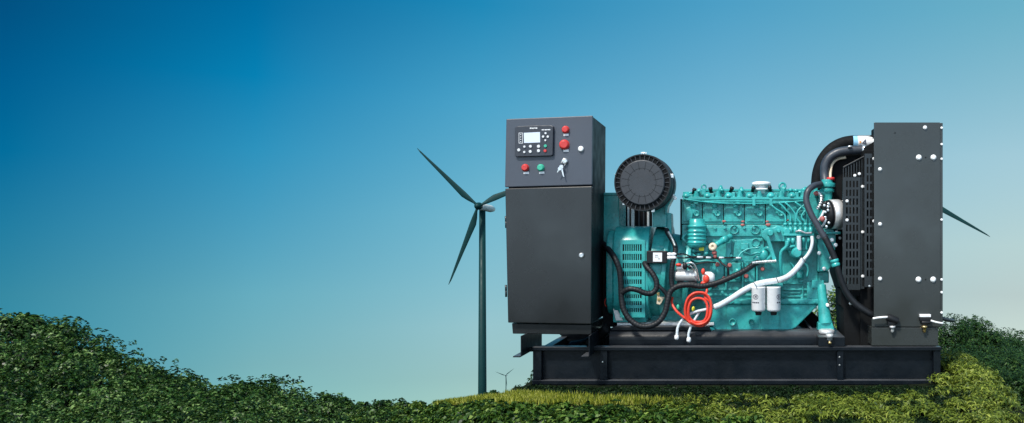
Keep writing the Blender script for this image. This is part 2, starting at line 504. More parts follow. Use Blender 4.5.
me.materials.append(M['soil'])
ground = bpy.data.objects.new('hill_terrain', me)
COL.objects.link(ground)
tag(ground, 'dark hilltop ground dropping away behind the generator and rising in a slope at left', 'hill', kind='structure')

# ------------------------------------------------------------------ foliage
def unit(v): return v/np.maximum(1e-9, np.linalg.norm(v, axis=-1, keepdims=True))
def rnd_dir(n): return unit(RNG.normal(size=(n, 3)))

def leaf_mesh(name, C, Nn, Ls, wid, mat, parent=None, origin=(0,0,0), axis=None, fold=0.18):
    n = len(C)
    Nn = unit(Nn)
    A = rnd_dir(n) if axis is None else axis
    A = unit(A - Nn*np.sum(A*Nn, 1, keepdims=True))
    B = np.cross(Nn, A)
    Ls = Ls[:, None]; Wd = Ls*wid
    v = np.empty((n, 4, 3))
    v[:, 0] = C - A*Ls*0.5
    v[:, 1] = C - B*Wd*0.5 + Nn*Ls*fold + A*Ls*0.05
    v[:, 2] = C + A*Ls*0.5 - Nn*Ls*fold*0.5
    v[:, 3] = C + B*Wd*0.5 + Nn*Ls*fold + A*Ls*0.05
    v = (v - np.array(origin)).reshape(-1, 3)
    me = bpy.data.meshes.new(name)
    me.vertices.add(n*4); me.vertices.foreach_set('co', v.ravel())
    me.loops.add(n*4); me.loops.foreach_set('vertex_index', np.arange(n*4))
    me.polygons.add(n); me.polygons.foreach_set('loop_start', np.arange(n)*4)
    try: me.polygons.foreach_set('loop_total', np.full(n, 4))
    except Exception: pass
    me.update(calc_edges=True)
    me.validate()
    me.materials.append(mat)
    o = bpy.data.objects.new(name, me)
    COL.objects.link(o)
    if parent: o.parent = parent
    else: o.location = origin
    return o

def sprig_cloud(c, R, n, leaf, sub=9, whorl=6):
    """sprigs of leaves round the tips of a bushy lump; returns centres, normals, axes, lengths"""
    c = np.asarray(c, float); R = np.asarray(R, float)
    d = rnd_dir(sub); d[:, 2] = np.abs(d[:, 2])*1.0 - 0.15
    sc = c + d*R*RNG.uniform(0.35, 0.68, (sub, 1))
    sr = R*RNG.uniform(0.3, 0.5, (sub, 1))
    k = max(1, n//whorl)
    pick = RNG.integers(0, sub, k)
    dd = rnd_dir(k); dd[:, 2] += 0.25; dd = unit(dd)
    rad = 1-0.55*RNG.random((k, 1))**2
    tip = sc[pick] + dd*sr[pick]*rad
    out_ = unit(tip - c + np.array([0, 0, 0.3])*R)
    tips = np.repeat(tip, whorl, 0); od = np.repeat(unit(dd*0.6+out_*0.6), whorl, 0)
    sp = unit(rnd_dir(k*whorl) + od*0.35)
    Ls = leaf*RNG.uniform(0.6, 1.25, k*whorl)
    C = tips + sp*Ls[:, None]*0.55
    Nn = unit(od*0.9 + np.array([0, 0, 0.5]) + rnd_dir(k*whorl)*0.55)
    return C, Nn, sp, Ls

def cat_clouds(cl):
    return [np.concatenate([c[i] for c in cl]) for i in range(4)]

def scatter(px0, px1, n, ya=0.0, yb=1.0, y_abs=None):
    px = RNG.uniform(px0, px1, n)
    if y_abs is None:
        yf = np.interp(px, CP, YF); yr = np.interp(px, CP, YR)
        t = RNG.uniform(ya, yb, n)
        Y = yf + (yr-yf)*t
    else: Y = RNG.uniform(y_abs[0], y_abs[1], n)
    X = (px-VX)/FPX*Y
    return X, Y, terr(X, Y)

def make_shrub(name, label, cat, x, y, R, n, leaf, mat, group=None, sub=12, lift=0.75, wid=0.5, stems=5, sink=0.0, tall=0.9):
    z = terrz(x, y) - sink
    root = empty(name, (x, y, z))
    tag(root, label, cat, group)
    c = (x, y, z + R[2]*lift)
    C, Nn, A, Ls = sprig_cloud(c, R, n, leaf, sub)
    keep = C[:, 2] > terr(C[:, 0], C[:, 1]) + 0.005
    C, Nn, A, Ls = C[keep], Nn[keep], A[keep], Ls[keep]
    leaf_mesh('crown', C, Nn, Ls, wid, mat, root, origin=(x, y, z), axis=A)
    mb = MB()
    for i in range(stems):
        a_ = 2*math.pi*i/stems + random.random()
        e_ = Vector((x+math.cos(a_)*R[0]*0.6, y+math.sin(a_)*R[1]*0.6, z+R[2]*(tall+0.3*random.random())))
        s_ = Vector((x+math.cos(a_)*0.03, y+math.sin(a_)*0.03, z-0.08))
        mid = s_.lerp(e_, 0.5) + Vector((0, 0, R[2]*0.15))
        mb.lathe(s_, mid, [(0, R[2]*0.035), (1, R[2]*0.024)], 7)
        mb.lathe(mid, e_, [(0, R[2]*0.024), (1, R[2]*0.006)], 7)
    mb.build('stem', M['bark'], root)
    return root

def scr(x, y, z): return VX + FPX*x/y, VY + FPX*(CAMZ-z)/y

# the left slope: one unbroken shrub cover of lumpy bushes with dark gaps
cl = []
X, Y, Z = scatter(-330, 425, 540, -0.10, 1.10)
for x, y, z in zip(X, Y, Z):
    p, _ = scr(x, y, z)
    small = np.interp(p, [220, 330, 380, 425], [1.0, 0.5, 0.42, 0.2])
    s = 0.043*y*RNG.uniform(0.5, 1.3)*small
    R = np.array([s*1.0, s*1.0, s*0.9])
    leaf = min(0.062, 0.0055*y*RNG.uniform(0.85, 1.15)*(0.55+0.45*small))
    cl.append(sprig_cloud((x, y, z+R[2]*0.35), R, 500, leaf, sub=6, whorl=8))
C, Nn, A, Ls = cat_clouds(cl)
o = leaf_mesh('shrub_cover', C, Nn, Ls, 0.46, M['leaf_hill'], axis=A)
tag(o, 'low leafy green scrub covering the slope left of the generator', 'scrub', kind='stuff')

# shrubs that stand out on the ridge
ridge = [
 (22, 13.6, 0.50, 'rounded dark shrub highest on the slope at the left edge'),
 (52, 13.3, 0.46, 'dark shrub with a pointed twig top second along the ridge from the left edge'),
 (97, 12.9, 0.46, 'flat topped shrub on the ridge just below the two highest shrubs'),
 (141, 12.3, 0.48, 'small spreading shrub with an umbrella top halfway down the left ridge'),
 (178, 11.8, 0.40, 'small spiky shrub on the lower half of the left ridge'),
 (250, 10.4, 0.32, 'low ragged shrub near the foot of the left ridge'),
 (335, 8.7, 0.15, 'tiny low bush in the dip between the slope and the tall wind turbine'),
]
for px, Y0, h, lb in ridge:
    make_shrub('ridge_shrub', lb, 'shrub', (px-VX)/FPX*Y0, Y0, np.array([h*0.85, h*0.8, h*0.66]), 2600, 0.0058*Y0, M['leaf_hill'], 'shrubs along the left ridge', sub=9, lift=0.72)

# leafy plants in front of the crest
cl = []
X, Y, Z = scatter(300, 760, 1500, -0.10, 0.95)
for x, y, z in zip(X, Y, Z):
    s = RNG.uniform(0.035, 0.075)
    p, q = scr(x, y, z+s*1.3)
    lim = np.interp(p, [300, 400, 440, 560, 660, 740], [404, 402, 400.5, 401, 404, 414]) + RNG.uniform(-1, 5)
    if q < lim or q > 432: continue
    cl.append(sprig_cloud((x, y, z+s*0.4), np.array([s*1.1, s*1.1, s]), 150, 0.030*RNG.uniform(0.7, 1.25), sub=6))
C, Nn, A, Ls = cat_clouds(cl)
o = leaf_mesh('leafy_ground_cover', C, Nn, Ls, 0.46, M['leaf_front'], axis=A)
tag(o, 'small leafy green plants carpeting the ground in front of the skid', 'ground cover', kind='stuff')

# low weeds along the skid, its contact shade put into their leaf colour
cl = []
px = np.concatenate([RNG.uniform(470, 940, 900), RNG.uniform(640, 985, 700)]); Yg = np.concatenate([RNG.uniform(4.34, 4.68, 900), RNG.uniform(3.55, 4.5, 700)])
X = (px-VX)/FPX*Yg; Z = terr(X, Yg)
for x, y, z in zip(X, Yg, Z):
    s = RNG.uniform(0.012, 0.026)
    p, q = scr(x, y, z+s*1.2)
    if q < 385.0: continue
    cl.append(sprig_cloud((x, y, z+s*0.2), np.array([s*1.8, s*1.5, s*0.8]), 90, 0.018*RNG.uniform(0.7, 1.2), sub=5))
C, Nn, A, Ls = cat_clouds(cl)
o = leaf_mesh('contact_shade_weeds', C, Nn, Ls, 0.4, M['leaf_shade_weed'], axis=A)
tag(o, 'low weeds along the foot of the skid, coloured dark as its contact shade', 'weeds', kind='stuff')

# yellow green grass on the crest
def grass(name, X, Y, h, mat, lean=0.35, wid=0.12):
    n = len(X); Z = terr(X, Y)
    up = unit(np.stack([RNG.normal(0, lean, n), RNG.normal(0, lean, n), np.ones(n)], 1))
    Ls = h*RNG.uniform(0.5, 1.3, n)
    C = np.stack([X, Y, Z], 1) + up*Ls[:, None]*0.48
    Nn = unit(rnd_dir(n)*np.array([1, 1, 0.1]) + 1e-3)
    return leaf_mesh(name, C, Nn, Ls, wid, mat, axis=up, fold=0.06)
X1, Y1, Z1 = scatter(385, 545, 60000, 0.1, 1.05)
px = RNG.uniform(520, 700, 14000); Yg = RNG.uniform(4.12, 4.40, 14000)
X1 = np.concatenate([X1, (px-VX)/FPX*Yg]); Y1 = np.concatenate([Y1, Yg]); Z1 = terr(X1, Y1)
p, q = scr(X1, Y1, Z1+0.03)
top = np.interp(p, [390, 430, 470, 520, 560, 640, 700], [399, 394, 390.5, 391, 393, 396, 398])
bot = np.interp(p, [390, 430, 470, 560, 640, 700], [403, 402, 401, 402, 402, 402])
k = (q > top + RNG.normal(0, 0.8, len(q))) & (q < bot) & (RNG.random(len(q)) < np.clip((715-p)/170, 0, 1))
o = grass('grass', X1[k], Y1[k], 0.040, M['leaf_grass'])
tag(o, 'bright yellow green grass along the crest in front of the skid', 'grass', kind='stuff')

# moss and fern fronds in front of and beside the right half of the skid
cl = []
n = 520
px = RNG.uniform(610, 1010, n); Yg = RNG.uniform(3.55, 4.66, n)
X = (px-VX)/FPX*Yg
X2 = RNG.normal(1.55, 0.16, 420); Y2 = RNG.normal(5.05, 0.38, 420)
k2 = (X2 > 1.225) & (Y2 > 4.2)
X = np.concatenate([X, X2[k2]]); Y = np.concatenate([Yg, Y2[k2]]); Z = terr(X, Y)
for x, y, z in zip(X, Y, Z):
    s = RNG.uniform(0.026, 0.062)
    p, q = scr(x, y, z+s)
    if p < 740 and RNG.random() > (p-590)/150: continue
    if p < 938 and q < 390.5+RNG.uniform(0, 3): continue
    if mnoise.noise(Vector((x*4.5+7, y*7.0, 0.3))) < -0.12 and x < 1.3: continue
    if x > 1.85: continue
    cl.append(sprig_cloud((x, y, z+s*0.25), np.array([s*1.6, s*1.3, s*0.8]), 190, 0.030*RNG.uniform(0.6, 1.3), sub=5))
C, Nn, A, Ls = cat_clouds(cl)
o = leaf_mesh('moss_cover', C, Nn, Ls, 0.24, M['leaf_moss'], axis=A)
tag(o, 'yellow green mossy fronds under and beside the right end of the skid', 'moss', kind='stuff')

# dark thicket behind the right end: each bush a thing; top given by the height it reaches
thick = [
 (952, 7.4, 314, 0.44, 'dark green bush directly right of the black radiator with the tallest top'),
 (974, 8.0, 317, 0.40, 'dark green bush second to the right from the black radiator'),
 (1010, 12.5, 328, 0.75, 'dark bush at the right edge of the picture beyond the mossy hump'),
 (968, 6.6, 346, 0.34, 'mid green bush between the mossy hump and the taller dark bushes'),
 (992, 7.4, 343, 0.42, 'dark rounded bush sloping down behind the mossy hump'),
 (1012, 6.6, 366, 0.40, 'low dark bush above the bottom right corner of the picture'),
 (905, 7.4, 330, 0.42, 'dark green bush behind the foot of the black radiator'),
]
for px, Y0, top, w_, lb in thick:
    x = (px-VX)/FPX*Y0; z = terrz(x, Y0); zt = W(px, top, Y0).z
    h = max(0.2, (zt-z)/1.30)
    make_shrub('bush', lb, 'bush', x, Y0, np.array([w_, w_*0.9, h]), 16000, 0.0044*Y0, M['leaf_dark'], 'bushes right of the generator', sub=26, lift=0.42, wid=0.36, tall=0.62)
make_shrub('bush', 'bright little bush seen through the gap behind the front engine mount', 'bush', (836-VX)/FPX*7.0, 7.0, np.array([0.40, 0.3, 0.66]), 9000, 0.034, M['leaf_front'], None, sub=14, lift=1.0, wid=0.45)
make_shrub('bush', 'near black bush behind the left end of the skid', 'bush', (552-VX)/FPX*6.2, 6.2, np.array([0.21, 0.20, 0.25]), 5000, 0.026, M['leaf_dark'], None, sub=16, lift=0.75)
make_shrub('bush', 'tiny dark bush beside the foot of the tall wind turbine', 'bush', (492-VX)/FPX*6.0, 6.0, np.array([0.10, 0.10, 0.075]), 1800, 0.022, M['leaf_dark'], None, sub=8, lift=0.95)
# filler scrub of the right slope
cl = []
X, Y, Z = scatter(960, 1150, 420, 0.0, 1.0)
for x, y, z in zip(X, Y, Z):
    s = 0.022*y*RNG.uniform(0.7, 1.2)
    p, q = scr(x, y, z+s)
    if y < 5.0 or x < 1.7: continue
    cl.append(sprig_cloud((x, y, z+s*0.2), np.array([s*1.4, s*1.2, s*0.8]), 420, 0.0048*y*RNG.uniform(0.8, 1.2)))
C, Nn, A, Ls = cat_clouds(cl)
o = leaf_mesh('scrub', C, Nn, Ls, 0.36, M['leaf_dark'], axis=A)
tag(o, 'dark scrub covering the slope at the right edge', 'scrub', kind='stuff')

# ------------------------------------------------------------------ wind turbines
def turbine(hub_px, hub_py, dist, tower_w, blade_px, angs, label, base_py=None, mat=M['turb'], mat2=M['turbw']):
    s = dist/FPX
    hub = W(hub_px, hub_py, dist)
    tx, ty = hub.x + 0.4*tower_w*s*0.3, dist + 1.4*tower_w*s
    gz = terrz(tx, ty) - 0.3
    root = empty('wind_turbine', (tx, ty, gz))
    tag(root, label, 'wind turbine', 'wind turbines')
    tw = tower_w*s
    MB().lathe((tx, ty, gz), (tx, ty, hub.z-0.1*tw), [(0, tw*0.60), (0.02, tw*0.56), (1, tw*0.40)], 28).build('tower', mat, root)
    nb = MB()
    nb.lathe((tx-0.05*tw, dist+0.35*tw, hub.z-0.05*tw), (tx+0.65*tw, ty+2.6*tw, hub.z-0.30*tw), [(0, tw*0.36), (0.12, tw*0.48), (0.8, tw*0.48), (1, tw*0.32)], 20)
    nb.build('nacelle', mat2, root)
    MB().lathe(hub + Vector((0, -0.55*tw, 0)), hub + Vector((0, 0.45*tw, 0)), [(0, 0.06*tw), (0.12, 0.25*tw), (0.4, 0.46*tw), (1, 0.5*tw)], 20).build('hub', mat, root)
    Lb = blade_px*s
    prof = [(0.0, .030, .030), (0.06, .030, .028), (0.14, .058, .018), (0.22, .076, .014), (0.4, .060, .010), (0.6, .044, .007), (0.8, .030, .005), (0.94, .018, .003), (1.0, .004, .001)]
    for an in angs:
        a_ = math.radians(an)
        d = Vector((math.cos(a_), 0, math.sin(a_)))
        side = Vector((-math.sin(a_), 0, math.cos(a_)))
        mb = MB(); vs = []; fs = []
        K = 12
        for t, cw, ct in prof:
            tw_ = math.radians(10 - 8*t)
            cx = side*math.cos(tw_) + Vector((0, 1, 0))*math.sin(tw_)
            cn = d.cross(cx)
            off = (cw-0.030)*0.35*Lb
            for k in range(K):
                q = 2*math.pi*k/K
                vs.append(hub + d*(t*Lb) + cx*(cw*Lb*0.5*math.cos(q) + off) + cn*(ct*Lb*0.5*math.sin(q)))
        for i in range(len(prof)-1):
            for k in range(K):
                fs.append([i*K+k, i*K+(k+1) % K, (i+1)*K+(k+1) % K, (i+1)*K+k])
        fs.append(list(range(K))); fs.append([(len(prof)-1)*K+k for k in range(K)])
        mb.add(vs, fs, True)
        mb.build('blade', mat, root)
    return root
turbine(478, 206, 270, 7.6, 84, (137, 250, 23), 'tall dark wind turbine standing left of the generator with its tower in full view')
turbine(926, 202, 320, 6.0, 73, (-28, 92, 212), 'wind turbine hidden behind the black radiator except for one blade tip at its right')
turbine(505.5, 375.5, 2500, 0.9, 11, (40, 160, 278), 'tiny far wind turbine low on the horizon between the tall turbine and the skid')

#GENSET
# ================================================================== generator set
GX, GY = 0.0, 5.1
gen = empty('generator_set', (0, GY, 0))
tag(gen, 'teal diesel generator set with black control cabinet and black radiator on a black steel skid', 'generator')

def px_of(x, Y): return VX + x*FPX/Y

# ---- skid
RF = 4.70
xl = W(532, 0, RF).x; xr = W(941.5, 0, RF).x
ZT = 0.222
mb = MB()
for y0, s_ in ((RF, 1), (5.50, -1)):
    ya, yb = (y0, y0+0.075) if s_ > 0 else (y0-0.075, y0)
    mb.box(xl, xr, ya, yb, 0.0, 0.026)
    mb.box(xl, xr, ya, yb, ZT-0.022, ZT)
    yw = y0+0.045 if s_ > 0 else y0-0.057
    mb.box(xl+0.004, xr-0.004, yw, yw+0.012, 0.0262, ZT-0.0222)
for xx in (xl+0.002, -0.55, 0.25, xr-0.052):
    mb.box(xx, xx+0.05, RF+0.0755, 5.4245, 0.03, ZT-0.03)
skid = mb.build('skid_frame', M['skid'], gen, bevel=0.003)
for a, b in ((532.5, 541), (600, 607), (837.5, 843.5), (934, 941)):
    mb = MB(); xa, xb = W(a, 0, RF).x, W(b, 0, RF).x
    mb.box(xa, xb, RF+0.008, RF+0.044, 0.0265, ZT-0.0225)
    mb.build('stiffener', M['skid'], skid, bevel=0.0015)
mb = MB()
for px, py in ((602.6, 362), (839.5, 357), (839.5, 365)):
    mb.bolt(W(px, py, RF+0.008), 0.0036, 0.005)
build_each(mb, 'bolt', M['steel'], skid)
# crossmember carrying the front engine mount
mb = MB(); a = W(818.5, 337, 4.705); b = W(845, 347, 4.705)
mb.box(a.x, b.x, 4.705, 5.45, ZT+0.001, a.z)
cm = mb.build('mount_crossmember', M['skid'], skid, bevel=0.003)

# ---- fuel tank between the rails
mb = MB()
a = W(609, 331.4, 4.83); b = W(820, 346, 4.83)
zt, zb = a.z, ZT-0.02
pr = [(4.83, zb), (4.83, zt-0.05)]
for k in range(1, 8):
    q = math.pi/2*k/8
    pr.append((4.88-0.05*math.cos(q), zt-0.05+0.05*math.sin(q)))
pr += [(4.88, zt), (5.38, zt), (5.38, zb)]
mb.prism([Vector((a.x, y, z)) for y, z in pr], [Vector((b.x, y, z)) for y, z in pr])
tank = mb.build('fuel_tank', M['skid'], gen, bevel=0.002)
mb = MB(); mb.poly([(609, 331), (612, 327.6), (616, 326.2), (709, 326.2), (711, 331)], 4.85, 0.5); mb.build('tank_shoulder', M['skid'], tank, bevel=0.006)
# bright machined strip the alternator feet rest on
MB().pb(617, 322.6, 714, 325.4, 4.90, 0.38).build('foot_rail', M['alu'], gen, bevel=0.002)

# ---- control cabinet
def YC(px): return 1.0/(1/4.60 + (593-px)/86*(1/4.68-1/4.60))
def CF(px, py, off=0.0):
    p = W(px, py, YC(px)); p.y -= off
    return p
def fpoly(mb, pts, o0, o1):
    return mb.prism([CF(a, b, o1) for a, b in pts], [CF(a, b, o0) for a, b in pts])
def disc(mb, px, py, r_px, o0, o1, seg=18, prof=None):
    r = r_px*YC(px)/FPX
    pr = prof or [(0, r), (0.8, r), (1, r*0.86)]
    if prof: pr = [(t, k*r) for t, k in prof]
    return mb.lathe(CF(px, py, o0), CF(px, py, o1), pr, seg)
mb = MB()
shell = [(507.3, 119.8), (592.6, 116.2), (591.4, 323.4), (509.0, 322.4)]
fr = [CF(a, b, -0.012) for a, b in shell]
mb.prism(fr, [Vector((p.x, 5.05, p.z)) for p in fr])
mbp = MB()
fr2 = [CF(a, b, -0.020) for a, b in ((510.8, 323.6), (591.0, 325.0), (590.6, 335.2), (511.6, 334.2))]
mbp.prism(fr2, [Vector((p.x, 5.03, p.z)) for p in fr2])
cabinet = mb.build('control_cabinet', M['cabside'], gen, bevel=0.004)
mbp.build('plinth', M['cab'], cabinet, bevel=0.004)
mb = MB(); fpoly(mb, [(506.8, 119.3), (593.0, 115.8), (592.4, 184.9), (505.4, 187.3)], -0.0115, 0.012)
mb.build('upper_panel', M['panel'], cabinet, bevel=0.004)
mb = MB(); fpoly(mb, [(505.6, 188.6), (592.2, 186.3), (591.3, 323.9), (508.4, 322.5)], -0.0115, 0.010)
mb.build('cabinet_door', M['cab'], cabinet, bevel=0.004)
mb = MB(); disc(mb, 582, 255.2, 2.3, 0.0102, 0.024, prof=[(0, 1.15), (0.4, 1.15), (0.45, 1), (0.9, 1), (1, 0.8)]); mb.build('door_lock', M['steel'], cabinet)
mb = MB(); disc(mb, 581.5, 149.2, 2.5, 0.0122, 0.026, prof=[(0, 1.15), (0.4, 1.15), (0.45, 1), (0.9, 1), (1, 0.8)]); mb.build('panel_lock', M['white'], cabinet)
for py in (222, 291):
    mb = MB(); c0 = CF(506.6, py-6, -0.006); c1 = CF(506.9, py+6, -0.006)
    mb.lathe(c1 + Vector((-0.006, 0, 0)), c0 + Vector((-0.006, 0, 0)), [(0, 0.006), (0.48, 0.006), (0.49, 0.005), (0.51, 0.005), (0.52, 0.006), (1, 0.006)], 12)
    mb.build('hinge', M['cab'], cabinet)
for px0, px1 in ((520, 542), (588.2, 609)):
    x = (px0-VX)/FPX*4.55
    mb = MB()
    z1 = CAMZ-(334.6-VY)/FPX*4.62; z0 = 0.187
    yb = 5.03
    mb.prism([Vector((x, 4.562, z0)), Vector((x, 4.562, z1)), Vector((x, yb, z1)), Vector((x, yb, z0))],
             [Vector((x+0.006, 4.562, z0)), Vector((x+0.006, 4.562, z1)), Vector((x+0.006, yb, z1)), Vector((x+0.006, yb, z0))])
    mb.box(x-0.042, x-0.0005, 4.556, yb, z0-0.004, z0+0.003)
    mb.build('cabinet_leg', M['skid'], cabinet, bevel=0.001)
    xo = x + (0.075 if px0 < 560 else -0.0)
# two brace arms that carry the legs back to the skid
for x0, x1, y0, y1, z0, z1 in ((-1.2505, -1.2225, 4.715, 4.77, 0.192, 0.214), (-0.92, -0.86, 4.79, 5.44, 0.2225, 0.25)):
    MB().box(x0, x1, y0, y1, z0, z1).build('cabinet_support', M['void'], gen, bevel=0.002)
MB().tube([W(607, 328, 4.86), W(600, 334, 4.9), W(586, 343, 5.0), W(572, 346, 5.1)], 0.03, 12).build('rear_pipe', M['void'], gen)

# controller
mb = MB()
bz = [(516.3, 128.0), (519, 126.9), (535, 126.2), (551.6, 126.0), (554.4, 126.9), (553.9, 155.3), (552.2, 156.3), (518, 157.2), (516.2, 156.4)]
fpoly(mb, bz, 0.0122, 0.030)
ctrl = mb.build('controller', M['bezel'], gen, bevel=0.003)
OB = 0.0303
mb = MB(); fpoly(mb, [(525.2, 133.5), (541.3, 132.7), (541.4, 143.0), (525.5, 143.6)], OB, OB+0.0006); mb.build('screen', M['lcd'], ctrl)
def ring_rect(mb, x0, y0, x1, y1, w, o0, o1):
    fpoly(mb, [(x0, y0), (x1, y0), (x1, y0+w), (x0, y0+w)], o0, o1)
    fpoly(mb, [(x0, y1-w), (x1, y1-w), (x1, y1), (x0, y1)], o0, o1)
    fpoly(mb, [(x0, y0+w), (x0+w, y0+w), (x0+w, y1-w), (x0, y1-w)], o0, o1)
    fpoly(mb, [(x1-w, y0+w), (x1, y0+w), (x1, y1-w), (x1-w, y1-w)], o0, o1)
mb = MB(); ring_rect(mb, 520.2, 133.4, 524.2, 144.0, 0.45, OB, OB+0.0006)
for k in range(4): disc(mb, 522.2, 135.2+2.4*k, 0.55, OB, OB+0.0008, 8)
mb.build('status_lights', M['ink'], ctrl)
for px, py, r, m_ in ((520.4, 150.6, 1.55, 'ink'), (526, 147.3, 1.15, 'ink'), (525.9, 152.7, 1.15, 'ink'), (532, 147, 1.45, 'ink'), (531.8, 152.2, 1.5, 'ink'),
                      (540, 147, 1.6, 'ink'), (540, 151.4, 1.6, 'ink'), (546.8, 146.6, 1.55, 'green'), (546.5, 151.4, 1.5, 'red'),
                      (547, 134.0, 1.1, 'ink'), (544.6, 137.4, 1.2, 'ink'), (549.2, 137.4, 1.2, 'ink'), (546.8, 141, 1.0, 'ink')):
    mb = MB(); disc(mb, px, py, r, OB, OB+0.006, 14)
    o = mb.build('button', M[m_], ctrl)
    if m_ == 'green': o['label'] = 'small green start button'
    if m_ == 'red': o['label'] = 'small red stop button'
mb = MB()
for grp in (((531.2, 533.0, 128.3, 1.3), (533.4, 535.2, 128.4, 1.2), (535.8, 536.9, 128.1, 1.4), (537.3, 538.6, 128.2, 1.3)), ((543, 545.6, 130.1, .9), (546, 548.2, 130.0, 1.0), (548.6, 551.6, 129.9, 1.0))):
    mb = MB()
    for x0, x1, y0, h in grp:
        fpoly(mb, [(x0, y0), (x1, y0-0.05), (x1, y0+h-0.05), (x0, y0+h)], OB, OB+0.0006)
    mb.build('maker_lettering', M['ink'], ctrl)

def push(px, py, r, m_, lx0, ly0, lx1, ly1, lab, mush=False):
    mb = MB()
    if mush:
        disc(mb, px, py, r, 0.0122, 0.050, 24, [(0, 0.72), (0.35, 0.62), (0.4, 1.0), (0.75, 1.0), (0.95, 0.8), (1, 0.35)])
    else:
        disc(mb, px, py, r, 0.0122, 0.034, 20, [(0, 1.12), (0.25, 1.12), (0.3, 0.98), (0.85, 0.94), (1, 0.7)])
    p = mb.build('emergency_stop' if mush else 'push_button', M[m_], gen, label=lab)
    mb = MB(); fpoly(mb, [(lx0, ly0), (lx1, ly0-0.1), (lx1, ly1-0.1), (lx0, ly1)], 0.0121, 0.0135)
    mb.build('name_plate', M['white'], p)
push(566.2, 130.0, 3.4, 'red', 564.1, 134.1, 569.2, 136.2, 'red push button at the top of the panel')
push(565.0, 145.0, 4.6, 'red', 563.9, 149.8, 569.2, 152.1, 'red mushroom emergency stop')
push(526.0, 168.0, 3.4, 'red', 524.2, 172.1, 529.6, 174.2, 'red push button at lower left of the panel')
push(541.5, 168.0, 3.3, 'green', 539.8, 171.8, 545.0, 173.9, 'green push button beside the lower red one')
mb = MB(); disc(mb, 565.4, 161.6, 3.2, 0.0122, 0.028, 20, [(0, 1.1), (0.5, 1.0), (0.9, 0.9), (1, 0.6)])
mb.build('key_switch', M['steel'], gen)
# keys hanging in the switch
kr = empty('key_bunch', CF(565.4, 161.6, 0.030))
tag(kr, 'two small silver keys with a key in the cabinet switch', 'keys')
def key(c0, c1, w, o):
    mb = MB()
    d = (CF(*c1, o)-CF(*c0, o)); q = Vector((-d.z, 0, d.x)).normalized()
    A, B = CF(*c0, o), CF(*c1, o)
    mb.lathe(A + Vector((0, -0.0015, 0)), A + Vector((0, 0.0015, 0)), [(0, w), (1, w)], 14)
    dd = d.normalized()
    s0 = A + dd*w*0.8
    f_ = [s0+q*w*0.36, B+q*w*0.30, B-q*w*0.05, B-dd*w*0.5-q*w*0.28, s0-q*w*0.36]
    mb.prism([p+Vector((0, -0.0012, 0)) for p in f_], [p+Vector((0, 0.0012, 0)) for p in f_])
    mb.build('key', M['steel'], kr)
key((562.6, 167.3), (565.0, 177.2), 0.0115, 0.034)
key((561.2, 169.2), (558.6, 173.0), 0.010, 0.040)
c = CF(564.3, 164.4, 0.036)
mb = MB(); mb.tube([c + Vector((0.012*math.cos(t), 0.002*math.sin(2*t), 0.014*math.sin(t))) for t in [2*math.pi*k/16 for k in range(16)]], 0.0014, 6, 2, closed=True)
mb.build('key_ring', M['steel'], kr)
# red lead curling out of the cabinet side
pts = [(606.5, 296.5), (604, 297.5), (602.4, 300), (604.5, 302), (606.2, 299), (604.2, 298.5), (602.8, 303), (604.5, 306.5), (606, 305)]
xs = cabinet
mb = MB(); mb.tube([W(a, b, 4.99-0.002*i) + Vector((0.012, 0, 0)) for i, (a, b) in enumerate(pts)], 0.004, 7)
mb.build('red_lead', M['redcable'], gen)

# ---- alternator (generator end)
def rprof(cy, cz, hy, hz, r, n=8):
    pts = []
    for sx, sz, a0 in ((1, -1, -90), (1, 1, 0), (-1, 1, 90), (-1, -1, 180)):
        for k in range(n+1):
            q = math.radians(a0 + 90*k/n)
            pts.append((cy+sx*(hy-r)+r*math.cos(q), cz+sz*(hz-r)+r*math.sin(q)))
    return pts
def xprism(mb, prof, x0, x1, smooth=False):
    mb.prism([Vector((x0, y, z)) for y, z in prof], [Vector((x1, y, z)) for y, z in prof])
    return mb
AC = 5.12
zc = CAMZ-(272.5-VY)/FPX*4.86
zTop = CAMZ-(226.5-VY)/FPX*AC
zBot = CAMZ-(320-VY)/FPX*4.86
hz_ = (zTop-zBot)/2; zm = (zTop+zBot)/2
Yf = 4.84
mb = MB(); xprism(mb, rprof(AC, zm, AC-Yf, hz_, 0.15), W(613, 0, Yf).x, W(648.5, 0, Yf).x)
alt = mb.build('alternator', M['teal'], gen, bevel=0.006)
for p in alt.data.polygons: p.use_smooth = len(p.vertices) == 4
mb = MB(); xprism(mb, rprof(AC, zm, AC-Yf-0.03, hz_-0.02, 0.14), W(605, 0, Yf).x, W(613, 0, Yf).x-0.001)
mb.build('end_cover', M['teal'], alt, bevel=0.01)
# bell behind the vents that bolts to the engine flywheel
mb = MB()
xa = W(648.5, 0, Yf).x+0.001; xb = W(690, 0, 4.95).x
mb.lathe((xa, AC, zm), (xb, AC, zm-0.02), [(0, .288), (0.22, .284), (0.3, .282), (0.31, .295), (0.42, .295), (0.45, .25), (0.86, .24), (0.87, .29), (1, .29)], 36)
bell = mb.build('flywheel_housing', M['teal_cast'], gen, bevel=0.003)
mb = MB()
for k in range(16):
    q = 2*math.pi*k/16
    p = Vector((xa+(xb-xa)*0.25, AC-0.265*math.cos(q), zm+0.265*math.sin(q)))
    mb.bolt(p + Vector((0.004, 0, 0)), 0.009, 0.012, (-1, 0, 0))
build_each(mb, 'flange_bolt', M['steel'], bell)
mb = MB(); mb.poly([(650, 284), (712, 284), (714, 326), (650, 326)], 5.06, 0.2); mb.build('lower_housing', M['teal_cast'], bell, bevel=0.006)
mb = MB(); mb.pb(602.5, 250, 614.5, 327, 4.98, 0.3); mb.build('rear_stand', M['void'], gen, bevel=0.004)
